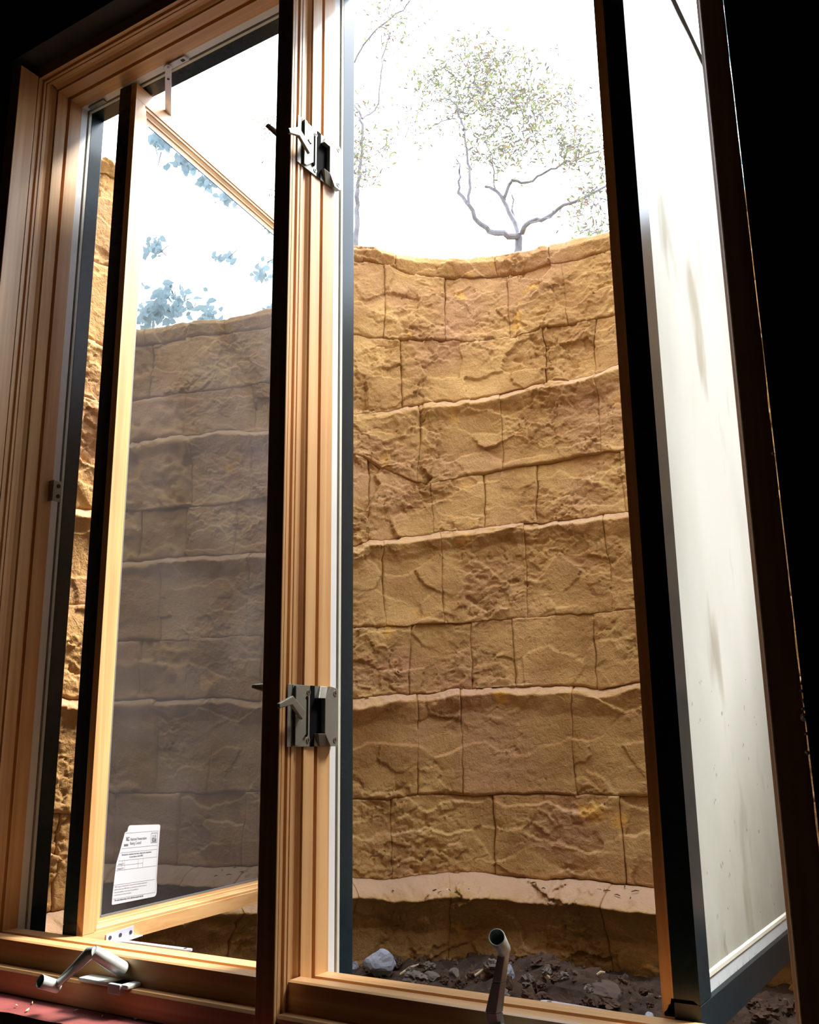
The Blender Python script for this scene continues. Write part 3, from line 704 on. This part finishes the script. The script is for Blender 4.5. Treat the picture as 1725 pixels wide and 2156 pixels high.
BOUND = {   # measured course heights along the wall
 'rim': ([.323, .362, 1.207, 1.381, 1.594, 1.791, 1.956, 2.087], [1.647, 1.652, 1.660, 1.648, 1.630, 1.629, 1.634, 1.630]),
 'AB': ([1.207, 1.298, 1.429, 1.511, 1.625, 1.755, 1.87, 2.082], [1.598, 1.593, 1.560, 1.550, 1.545, 1.546, 1.550, 1.554]),
 'BC': ([1.208, 1.506, 1.65, 1.827, 2.067], [1.324, 1.318, 1.307, 1.322, 1.323]),
 'CD': ([.2, 1.208, 1.351, 1.423, 1.581, 1.692, 1.819, 1.945, 2.072], [1.09, 1.049, 1.075, 1.094, 1.111, 1.120, 1.134, 1.129, 1.147]),
 'DE': ([1.208, 1.295, 1.45, 1.605, 1.76, 1.915, 2.069], [.911, .860, .825, .845, .858, .871, .870]),
 'EF': ([1.209, 1.248, 1.6, 1.752, 1.905, 2.071], [.609, .628, .668, .673, .676, .676]),
 'FG': ([1.209, 1.368, 1.547, 1.755, 2.073], [.354, .361, .370, .375, .375]),
 'GH': ([1.21, 1.35, 1.527, 1.674, 1.877, 1.964, 2.073], [.124, .142, .158, .165, .156, .151, .166]),
 'HI': ([1.21, 1.391, 1.932, 2.071], [-.158, -.154, -.154, -.159]),
 'IJ': ([1.211, 1.36, 1.5, 1.71, 2.074], [-.381, -.384, -.379, -.386, -.396]),
 'bot': ([0, 1], [-.72, -.72])}
def bz(key, s): return np.interp(s, *BOUND[key]) + .006 * (fbm(s * 5, s * 0 + 3.3, 61, 3) - .5)
COURSES = [('rim', 'AB', [], 0), ('AB', 'BC', [1.509, 1.726], 0), ('BC', 'CD', [1.361, 1.834, 2.010], 0), ('CD', 'DE', [1.413, 1.686, 2.013], 1),
           ('DE', 'EF', [1.457, 1.621, 1.789], 0), ('EF', 'FG', [1.293, 1.478, 1.746], 1), ('FG', 'GH', [1.566, 1.695, 1.948], 0),
           ('GH', 'HI', [1.397, 1.530, 1.868], 1), ('HI', 'IJ', [1.311, 1.623, 1.995], 0), ('IJ', 'bot', [1.476, 1.958], 2)]
wellroot = empty('window_well', (xc, 1.9, -.6)); tag(wellroot, 'tall curved tan window well moulded to look like stacked rock ledges', 'window well')
rr = random.Random(5)
for ci, (top, bot, joints, ledge) in enumerate(COURSES):
    js = list(joints)
    s = (js[0] if js else 1.3) - rr.uniform(.16, .3)
    while s > .09: js.append(s); s -= rr.uniform(.15, .36)
    s = (max(js) if js else 1.9) + rr.uniform(.16, .34)
    while s < STOT - .09: js.append(s); s += rr.uniform(.18, .36)
    js = sorted([0.0] + js + [STOT])
    for bi in range(len(js) - 1):
        a, b = js[bi], js[bi + 1]; mid = (a + b) / 2
        vis = (1.10 < b and a < 2.20) or (.2 < b and a < .55)
        res = .0037 if vis else .0095
        zt_m, zb_m = float(bz(top, np.array([mid]))[0]), float(bz(bot, np.array([mid]))[0])
        ns = max(4, int((b - a) / res)); nz = max(4, int((zt_m - zb_m) / res))
        u = np.linspace(0, 1, ns + 1); v = np.linspace(0, 1, nz + 1); U, V = np.meshgrid(u, v)
        Sg = a + (b - a) * U
        wob = .007 * (fbm(V * (zt_m - zb_m) * 14 + zb_m * 14, V * 0 + bi * 3.1 + ci, 37, 3) - .5)
        Sg = Sg + wob * (1 - 2 * np.abs(U - .5)) * 0
        zt_, zb_ = bz(top, Sg), bz(bot, Sg)
        Zg = zb_ + (zt_ - zb_) * V
        rough = {1.0: 1}.get(ci, 1) * (0.45 + .95 * rr.random())
        if ci == 7 and abs(mid - 1.70) < .1: rough = .3
        if ci == 6 and abs(mid - 1.82) < .1: rough = .45
        if ci in (3, 4) and mid < 1.55 and mid > 1.4: rough = 1.5
        H = relief(Sg, Zg, rough)
        if ledge == 2: H = H * 1.3
        H = H + rr.uniform(-.004, .004) + rr.uniform(-.006, .006) * (U - .5) + rr.uniform(-.002, .005) * (.5 - V)
        # joints: narrow, broken V grooves
        ds = np.minimum(Sg - a, b - Sg); dt = zt_ - Zg; db = Zg - zb_
        jn = .3 + 1.1 * fbm(Sg * 13, Zg * 13, 201, 2)
        if a <= 0: ds = b - Sg
        if b >= STOT: ds = np.minimum(ds, Sg - a) if a > 0 else Sg - a
        jn = np.clip((fbm(Sg * 8, Zg * 8, 203, 3) - .36) * 3.2, .06, 1.3)
        g1 = np.clip(1 - ds / .0042, 0, 1) * .0085 * jn
        tb = .55 if ci else 0
        g2 = np.clip(1 - db / .0055, 0, 1) * .011 * jn
        g3 = np.clip(1 - dt / .004, 0, 1) * .004 * jn * (0 if ci == 0 or ledge else 1)
        H = H - g1 - g2 - g3
        H = H + .006 * np.clip(1 - db / .05, 0, 1) * fbm(Sg * 9, Sg * 0 + ci, 301, 2)     # undersides hang slightly proud
        if ledge == 1:
            k = np.clip((Sg - 1.22) / .15, .25, 1) if ci == 3 else 1.0
            brk = .45 + .75 * fbm(Sg * 9, Zg * 9 + ci * 7.7, 401, 4)
            lipw = .016 + .014 * fbm(Sg * 14, Sg * 0 + ci, 403, 3)
            P = .034 * k * brk
            H = H + np.where(dt < lipw, P * dt / lipw, P * np.clip(1 - (dt - lipw) / (.028 + .05 * fbm(Sg * 11, Sg * 0, 409, 2)), 0, 1) * .72 + P * .28 * np.clip(1 - (dt - lipw) / .2, 0, 1))
        if ledge == 2:
            P = .115 + .03 * (fbm(Sg * 7, Zg * 7, 79, 3) - .5); lipw = .050 + .026 * (fbm(Sg * 5, Sg * 0, 77, 3) - .5)
            x_ = np.clip(dt / lipw, 0, 1)
            H = H + P * (1 - (1 - x_) ** 1.0) ** .55 * np.where(dt < lipw, 1, 0) + np.where(dt >= lipw, P - .080 * np.clip((dt - lipw) / .09, 0, 1) ** .7, 0)
        if ci == 0:
            H = H + .020 * np.clip(1 - np.abs(V - .55) / .6, 0, 1) - .03 * np.clip((V - .82) / .18, 0, 1) ** 2
        wS = .014 * (fbm(Sg * 6 + 9, Zg * 6, 601, 4) - .5) * 2 + .007 * (fbm(Sg * 34, Zg * 34, 621, 3) - .5); wZ = .011 * (fbm(Sg * 7, Zg * 7 + 4, 611, 4) - .5) * 2 + .010 * (fbm(Sg * 30, Zg * 22, 631, 3) - .5)
        fade = np.clip(np.minimum(Sg, STOT - Sg) / .05, 0, 1)
        P3 = well(Sg + wS * fade, H, Zg + wZ)
        # skirt back into the wall so every block has depth
        front = P3.reshape(-1, 3); W_ = ns + 1
        idx = np.arange(W_ * (nz + 1)).reshape(nz + 1, W_)
        quads = np.stack([idx[:-1, :-1], idx[:-1, 1:], idx[1:, 1:], idx[1:, :-1]], -1).reshape(-1, 4)
        loop = np.concatenate([idx[0, :], idx[1:, -1], idx[-1, -2::-1], idx[-2:0:-1, 0]])
        bp = well(Sg.reshape(-1)[loop], np.full(len(loop), -.045), Zg.reshape(-1)[loop])
        nb = len(front); li = np.arange(len(loop)) + nb
        sk = np.stack([loop, li, np.roll(li, -1), np.roll(loop, -1)], -1)
        allv = np.concatenate([front, bp]); allf = np.concatenate([quads, sk])
        me = bpy.data.meshes.new('block')
        me.vertices.add(len(allv)); me.vertices.foreach_set('co', allv.astype(np.float32).ravel())
        me.loops.add(allf.size); me.loops.foreach_set('vertex_index', allf.astype(np.int32).ravel())
        me.polygons.add(len(allf)); me.polygons.foreach_set('loop_start', np.arange(0, allf.size, 4, dtype=np.int32))
        me.update(calc_edges=True)
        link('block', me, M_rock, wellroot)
# backing shell
s_ = np.linspace(0, STOT, 160); bk = MB()
for z in (-.72, 1.60):
    for h in (-.02, -.07): bk.v += [tuple(p) for p in well(s_, np.full(160, h), np.full(160, z))]
n = 160
for i in range(n - 1):
    bk.f += [(i, i + 1, 2 * n + i + 1, 2 * n + i), (n + i, 3 * n + i, 3 * n + i + 1, n + i + 1), (2 * n + i, 2 * n + i + 1, 3 * n + i + 1, 3 * n + i)]
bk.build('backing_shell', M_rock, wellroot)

# ------------------------------------------------------------------ ground outside at the rim, and the soil floor of the well
M_soil = plain('dark wet soil', (.050, .026, .014), .95, noise=.5, scale=16, bump=1.0, bscale=90)
M_earth = plain('dry leafy earth', (.22, .17, .11), .95, noise=.3, scale=5, bump=.8, bscale=30)
ring = MB(); so_ = np.linspace(0, STOT, 80)
inn = well(so_, np.full(80, -.075), np.full(80, 1.585))
for p in inn: ring.v.append(tuple(p))
for p in inn:
    d = Vector((p[0] - xc, max(p[1] - 1.285, 0) + .0, 0)); d = d.normalized() if d.length > 1e-6 else Vector((1, 0, 0))
    q = Vector((xc, 1.285, 1.5)) + d * 14; q.y = max(q.y, 1.285); ring.v.append(tuple(q))
ring.f = [(i, i + 1, 80 + i + 1, 80 + i) for i in range(79)]
o = ring.build('ground', M_earth); tag(o, 'bare earth around the top rim of the window well', 'ground', kind='structure')
N = 150
gx_ = np.linspace(-2.05, 1.15, N); gy_ = np.linspace(1.275, 2.80, N); GX, GY = np.meshgrid(gx_, gy_)
GZ = -.615 + .05 * (fbm(GX * 3, GY * 3, 501, 4) - .5) + .035 * (fbm(GX * 14, GY * 14, 511, 4) - .5) + .014 * facets(GX * 24, GY * 24, 521) + .006 * facets(GX * 55, GY * 55, 523)
mp = at(1165, 2040, 2.45); GZ = GZ + .060 * np.exp(-(((GX - mp.x) / .15) ** 2 + ((GY - mp.y) / .15) ** 2))
ids = np.arange(N * N).reshape(N, N); qf = np.stack([ids[:-1, :-1], ids[:-1, 1:], ids[1:, 1:], ids[1:, :-1]], -1).reshape(-1, 4)
me = bpy.data.meshes.new('soil'); vv = np.stack([GX, GY, GZ], -1).reshape(-1, 3)
me.from_pydata(vv.tolist(), [], qf.tolist())
o = link('soil', me, M_soil); tag(o, 'dark loose soil floor at the bottom of the window well', 'soil', kind='structure')
def gz(x, y):
    i = int(np.clip((x + 2.05) / 3.20 * (N - 1), 0, N - 1)); j = int(np.clip((y - 1.275) / 1.525 * (N - 1), 0, N - 1)); return float(GZ[j, i])
def stone_mesh(name, r, seed, squash=(1, .8, .75), fac=.25, sub=3, npl=11):
    bm = bmesh.new(); bmesh.ops.create_icosphere(bm, subdivisions=sub, radius=1)
    rnd = random.Random(seed); planes = [(Vector((rnd.gauss(0, 1), rnd.gauss(0, 1), rnd.gauss(0, 1))).normalized(), rnd.uniform(.55, .92)) for _ in range(npl)]
    for v in bm.verts:
        p = v.co.copy()
        for nrm, d in planes:
            k = p.dot(nrm)
            if k > d: p -= nrm * (k - d)
        q = p * 3.1 + Vector((seed, seed * .7, 0))
        n_ = float(vnoise(np.array([q.x + q.z]), np.array([q.y - q.z * .6]), seed)[0]) - .5
        n2 = float(vnoise(np.array([(q.x + q.z) * 3]), np.array([(q.y - q.z * .6) * 3]), seed + 3)[0]) - .5
        n3 = float(vnoise(np.array([(q.x + q.z) * 7]), np.array([(q.y - q.z * .6) * 7]), seed + 6)[0]) - .5
        p *= 1 + n_ * fac + n2 * fac * .6 + n3 * fac * .35
        v.co = Vector((p.x * squash[0], p.y * squash[1], p.z * squash[2])) * r
    me = bpy.data.meshes.new(name); bm.to_mesh(me); bm.free(); return me
def ground_hit(x, y):
    d = ray(x, y); z = -.60
    for _ in range(4):
        p = d * (z / d.z); z = gz(p.x, p.y)
    return p
def drop(name, px, py, rpx, mat, label, cat, group=None, seed=1, squash=(1, .8, .75), fac=.25, sub=3, sink=.35, rotz=None):
    p = ground_hit(px, py); r = rpx / FPX * p.dot(CF)
    me = stone_mesh(name, r, seed, squash, fac, sub, 4 if fac > .5 else 11); o = link(name, me, mat)
    o.location = (p.x, p.y, p.z + r * squash[2] * (1 - sink)); o.rotation_euler.z = rotz if rotz is not None else random.uniform(0, 6)
    tag(o, label, cat, group); return o
drop('stone', 797, 2052, 37, M_grey, 'large pale grey angular stone on the soil beside the centre post', 'stone', seed=4, squash=(1, .8, .84), fac=.15, rotz=.6)
drop('stone', 742, 2046, 17, M_grey, 'smaller grey stone left of the large grey stone, against the post', 'stone', seed=9, rotz=1)
drop('stone', 1071, 2066, 17, M_grey, 'small bluish grey lump of stone just right of the upright crank handle', 'stone', seed=12, fac=.6, squash=(.8, .8, 1.1))
drop('stone', 1368, 2148, 13, M_grey, 'small bluish stone by the foot of the right sash', 'stone', seed=15)
drop('stone', 910, 2070, 20, M_clod2, 'round brown stone in front of the well wall, right of the grey stone', 'stone', seed=21)
drop('stone', 957, 2062, 18, M_clod2, 'light brown stone midway between grey stone and upright crank', 'stone', seed=24)
drop('stone', 1020, 2062, 26, plain('reddish stone', (.17, .085, .055), .9, noise=.3, scale=30, bump=.7, bscale=120), 'long reddish brown stone just left of the upright crank handle', 'stone', seed=27, squash=(1.5, .7, .6), rotz=.9)
drop('stone', 1275, 2105, 58, plain('flat clay slab', (.10, .065, .048), .9, noise=.3, scale=20, bump=.8, bscale=90), 'broad flat brown clay slab near the hinge arm', 'stone', seed=33, squash=(1.3, .9, .4), fac=.15, sink=.5)
STONES = [(tuple(ob.location), .075 if ob.name in ('stone', 'stone.007') else .035) for ob in COL.objects if ob.name.startswith('stone')]
for k in range(150):   # loose clods
    px = random.uniform(745, 1395) if k < 105 else random.uniform(1590, 1680)
    py = random.uniform(2035, 2125) if k < 105 else random.uniform(2110, 2150)
    if k < 16: px, py = random.gauss(1165, 42), random.gauss(2046, 14)
    gp = ground_hit(px, py)
    if gp.y > 2.57 or any((Vector(q) - gp).length < rr_ for q, rr_ in STONES): continue
    STONES.append((tuple(gp), .031))
    where = 'seen under the bottom rail of the right sash' if px > 1500 else 'in the mound right of the upright crank handle' if k < 16 else 'near the large grey stone' if px < 900 else 'between the grey stone and the upright crank handle' if px < 1045 else 'between the upright crank handle and the right sash'
    drop('soil_clod', px, py, random.uniform(6, 19) if k % 3 else random.uniform(14, 24), M_clod if random.random() < .75 else M_clod2, 'crumbly dark brown soil clod ' + where, 'soil clod', 'soil clods ' + where, seed=100 + k, squash=(1, random.uniform(.6, 1), random.uniform(.5, .9)), fac=.8, sub=3)
crumbs = MB()
for k in range(4200):
    x = random.uniform(-1.9, .1); y = random.uniform(1.4, 2.72); r = random.uniform(.003, .010); z = gz(x, y) + r * .4
    a = random.uniform(0, 3)
    vs = [Vector((x, y, z)) + Vector((math.cos(a + i * 2.1) * r * random.uniform(.6, 1.2), math.sin(a + i * 2.1) * r * random.uniform(.6, 1.2), -r * .4)) for i in range(3)] + [Vector((x, y, z + r * random.uniform(.4, 1)))]
    crumbs.add(vs, [(0, 1, 3), (1, 2, 3), (2, 0, 3), (0, 2, 1)])
SOIL = [ob for ob in COL.objects if ob.name == 'soil'][0]
tag(crumbs.build('soil_crumbs', M_clod, SOIL), 'fine brown soil crumbs and grit scattered over the well floor', kind='stuff')
for (xa, ya, xb, yb, lb) in ((842, 2062, 882, 2051, 'pale flat wood chip beside the large grey stone'), (1146, 2092, 1170, 2088, 'short straw-coloured twig in front of the soil mound'),
                         (1258, 2063, 1276, 2070, 'thin pale twig behind the flat clay slab'), (1000, 2068, 1030, 2056, 'reddish stick leaning behind the upright crank handle')):
    a, b = ground_hit(xa, ya), ground_hit(xb, yb); a.z = max(a.z, b.z) + .012; b.z = a.z + .006
    q = MB().tube([a, a.lerp(b, .5) + Vector((0, 0, .003)), b], [.003, .0042, .002], 6, flat=.5); o = q.build('twig', M_chip, smooth=True)
    tag(o, lb, 'twig')
# litter on the broad bottom ledge
for k in range(26):
    s0 = random.uniform(1.22, 2.06); hh = random.uniform(.03, .10)
    p = well(np.array([s0]), np.array([hh]), np.array([-.388 - hh * .30]))[0]; p = Vector(p); p.z += .004
    a = random.uniform(0, 3.1); L = random.uniform(.005, .018)
    u = Vector((math.cos(a), math.sin(a), random.uniform(-.1, .1))) * L
    q = MB().tube([p - u, p + Vector((0, 0, .002)), p + u], [.0012, .0018, .0008], 5)
    o = q.build('ledge_litter', M_chip if k % 3 == 0 else M_clod); tag(o, 'tiny twig or bark crumb on the broad bottom ledge of the well', 'twig', 'litter on the bottom ledge')

# ------------------------------------------------------------------ trees beyond the rim
def tree(name, limbs, clusters, nleaf, label, Y, leafsize, mat, lk=None):
    base = at(*limbs[0][0][0][:2], Y); root = empty(name, (base.x, base.y, 1.5)); tag(root, label, 'tree', lk)
    for pts, r0, r1 in limbs:
        P = []; 
        for i, q in enumerate(pts):
            yy = Y + (q[2] if len(q) > 2 else 0); P.append(at(q[0], q[1], yy))
        if pts is limbs[0][0]: P.insert(0, Vector((P[0].x, P[0].y, 1.50)))
        Q = [P[0]]
        for i in range(len(P) - 1):
            for t_ in (.33, .66, 1.0):
                Q.append(P[i].lerp(P[i + 1], t_) + (Vector((random.gauss(0, 1), random.gauss(0, 1), random.gauss(0, 1))) * .006 if t_ < 1 else Vector()))
        R_ = [r0 + (r1 - r0) * i / (len(Q) - 1) for i in range(len(Q))]
        MB().tube(Q, R_, 7).build('branch', M_bark, root, smooth=True)
    tw = MB(); lf = MB()
    for (cx_, cy_, rx, ry, wgt) in clusters:
        n_ = int(nleaf * wgt)
        for k in range(max(1, n_ // 7)):
            g = lambda: max(-1.6, min(1.6, random.gauss(0, .55)))
            px, py = cx_ + g() * rx, cy_ + g() * ry; dy = random.gauss(0, .22)
            c = at(px, py, Y + dy); d = Vector((random.gauss(0, 1), random.gauss(0, 1), random.uniform(-.1, .9))).normalized() * random.uniform(.06, .14)
            tw.tube([c - d, c + Vector((random.gauss(0, .006), 0, random.gauss(0, .006))), c + d], [.0022, .0017, .0010], 4)
            for j in range(7):
                p = c + d * random.uniform(-1, 1.1) + Vector((random.gauss(0, .016), random.gauss(0, .016), random.gauss(0, .016)))
                L = leafsize * random.uniform(.6, 1.25)
                u = Vector((random.gauss(0, 1), random.gauss(0, 1), random.gauss(-.2, .7))).normalized() * L
                w = u.cross(Vector((random.gauss(0, 1), random.gauss(0, 1), random.gauss(0, 1)))).normalized() * L * .34
                bnd = u.cross(w).normalized() * L * .12
                lf.add([p - u, p - u * .2 + w + bnd, p + u * .5 + w * .7 + bnd, p + u * 1.1, p + u * .5 - w * .7 + bnd, p - u * .2 - w + bnd, p + u * .2], [(0, 6, 1), (1, 6, 2), (2, 6, 3), (3, 6, 4), (4, 6, 5), (5, 6, 0)])
    o = tw.build('twigs', M_bark, root); o['kind'] = 'stuff'
    o = lf.build('leaves', mat, root); o['kind'] = 'stuff'
    return root
tree('tree', [
    ([(1080, 640), (1085, 560), (1093, 500)], .026, .022),
    ([(1093, 500), (1062, 490, -.1), (1030, 487, -.1), (1008, 468, -.15), (988, 432, -.2), (965, 405, -.2)], .020, .010),
    ([(965, 405, -.2), (970, 372, -.2), (969, 348, -.2), (961, 335, -.2)], .008, .004),
    ([(988, 432, -.2), (989, 380, -.2), (985, 345, -.1), (980, 300, -.1), (974, 262, 0), (962, 232, 0), (945, 205, 0)], .009, .005),
    ([(1093, 497), (1080, 460, .1), (1062, 425, .1), (1045, 402, .1), (1022, 393, .1)], .018, .008),
    ([(1062, 425, .1), (1070, 395, .1), (1078, 380, .1), (1110, 384, .15), (1140, 368, .2), (1190, 340, .2), (1262, 318, .3)], .011, .005),
    ([(1045, 402, .1), (1040, 370, .1), (1038, 330, 0), (1020, 290, 0)], .005, .003),
    ([(1100, 490), (1112, 470, -.1), (1140, 464, -.1), (1175, 440, -.1), (1222, 420, -.1), (1290, 385, 0)], .016, .006),
    ([(1112, 470, -.1), (1160, 458, -.2), (1165, 440, -.2)], .006, .003),
    ([(1085, 478, .1), (1080, 430, .2), (1078, 410, .2)], .008, .004),
    ([(960, 232), (995, 240), (1040, 205), (1085, 198)], .005, .002),
    ([(960, 250), (930, 255), (905, 270)], .004, .002)],
    [(985, 115, 70, 45, .10), (1050, 165, 95, 60, .26), (915, 170, 50, 35, .10), (1000, 235, 80, 55, .18), (1090, 240, 70, 70, .14), (1060, 320, 60, 40, .10), (1225, 318, 60, 45, .14), (1160, 260, 60, 60, .08), (1245, 425, 45, 40, .07), (1180, 200, 50, 40, .05), (880, 280, 70, 50, .02), (1000, 330, 40, 30, .03), (1250, 490, 40, 15, .04)],
    3400, 'small many-branched tree with sparse yellow-green leaves beyond the well rim', 4.6, .016, M_leaf)
tree('tree', [
    ([(745, 640), (749, 520), (751, 440), (753, 400)], .017, .013),
    ([(753, 400), (757, 360, 0), (763, 320, 0), (764, 262, 0), (757, 235), (748, 215, .1)], .010, .006),
    ([(763, 250, 0), (790, 232, .1), (798, 212, .1), (803, 150, .1), (811, 105, .1), (821, 68, .1)], .006, .003),
    ([(735, 150, .1), (752, 118, .1), (776, 82, .1), (806, 52, .1), (850, 22, .1), (868, -10, .1)], .006, .004)],
    [(757, 290, 14, 90, .30), (765, 355, 40, 30, .20), (825, 60, 40, 40, .22), (815, 305, 40, 20, .12), (850, 240, 80, 60, .10), (850, 10, 50, 20, .10)],
    700, 'slender young tree rising beyond the rim beside the centre post', 3.9, .014, M_leaf)
tree('tree', [([(660, 640), (655, 560), (640, 420)], .013, .010), ([(640, 420), (612, 330), (590, 275), (560, 262)], .010, .003), ([(600, 420), (575, 400), (560, 398)], .005, .002)],
    [(575, 268, 26, 14, .5), (590, 405, 16, 12, .25), (560, 360, 16, 40, .12), (590, 440, 10, 10, .1)], 170, 'leafy branch tip seen left of the centre post, above the open sash', 4.6, .012, M_leaf)

# shrubs whose leaves show in the left sash glass
def mirror_pt(x, y, D):
    """where a feature seen mirrored in the left sash stands"""
    n_ = SL.t.normalized(); p0 = SL.P(0, .0125, 0); d = ray(x, y).normalized()
    k = n_.dot(p0) / n_.dot(d); hit = d * k; r = d - n_ * 2 * d.dot(n_)
    return hit + r * D
def shrub(name, clusters, label, size, mat, base):
    root = empty(name, base); tag(root, label, 'shrub'); lf = MB(); st_ = MB()
    for (x, y, rx, ry, D, n_) in clusters:
        c0 = mirror_pt(x, y, D)
        for _ in range(4):
            q0 = mirror_pt(x + random.gauss(0, .5) * rx, y + random.gauss(0, .5) * ry, D); st_.tube([q0, q0 + Vector((random.uniform(-.04, .04), .02, random.uniform(-.05, .05)))], [.002, .001], 5)
        for k in range(int(n_ * 1.5)):
            p = mirror_pt(x + random.gauss(0, .5) * rx, y + random.gauss(0, .5) * ry, D + random.gauss(0, .06))
            L = size * random.uniform(.5, 1.2)
            u = Vector((random.gauss(0, 1), random.gauss(0, .6), random.gauss(0, 1))).normalized() * L
            w = u.cross(Vector((random.gauss(0, .4), 1, random.gauss(0, .4)))).normalized() * L * .62
            b_ = u.cross(w).normalized() * L * .2
            lf.add([p - u, p - u * .55 + w * .9 + b_, p + u * .1 + w + b_, p + u * .55 + w * .55, p + u * 1.1, p + u * .55 - w * .55, p + u * .1 - w + b_, p - u * .55 - w * .9 + b_, p], [(8, i, (i + 1) % 8) for i in range(8)])
    st_.build('stem', M_bark, root, smooth=True); o = lf.build('leaves', mat, root); o['kind'] = 'stuff'
shrub('shrub', [(330, 660, 45, 30, 2.10, 90), (370, 640, 50, 35, 2.15, 40), (440, 665, 25, 22, 2.05, 26), (325, 520, 22, 22, 2.2, 22), (350, 610, 30, 15, 2.2, 10), (470, 545, 30, 8, 2.2, 10), (555, 570, 26, 26, 2.2, 16), (575, 650, 16, 10, 2.0, 16)],
      'leafy shrub on the rim of the well, seen mirrored in the left sash glass', .022, M_vine, (-.45, 3.1, 1.5))
shrub('shrub', [(345, 300, 26, 14, 2.2, 34), (400, 345, 26, 16, 2.2, 26), (440, 378, 22, 16, 2.2, 24), (480, 415, 22, 14, 2.2, 22), (572, 480, 12, 8, 2.2, 10)],
      'overhanging broad-leaved spray seen mirrored under the top rail of the left sash', .024, M_vine, (-.30, 3.2, 1.5))
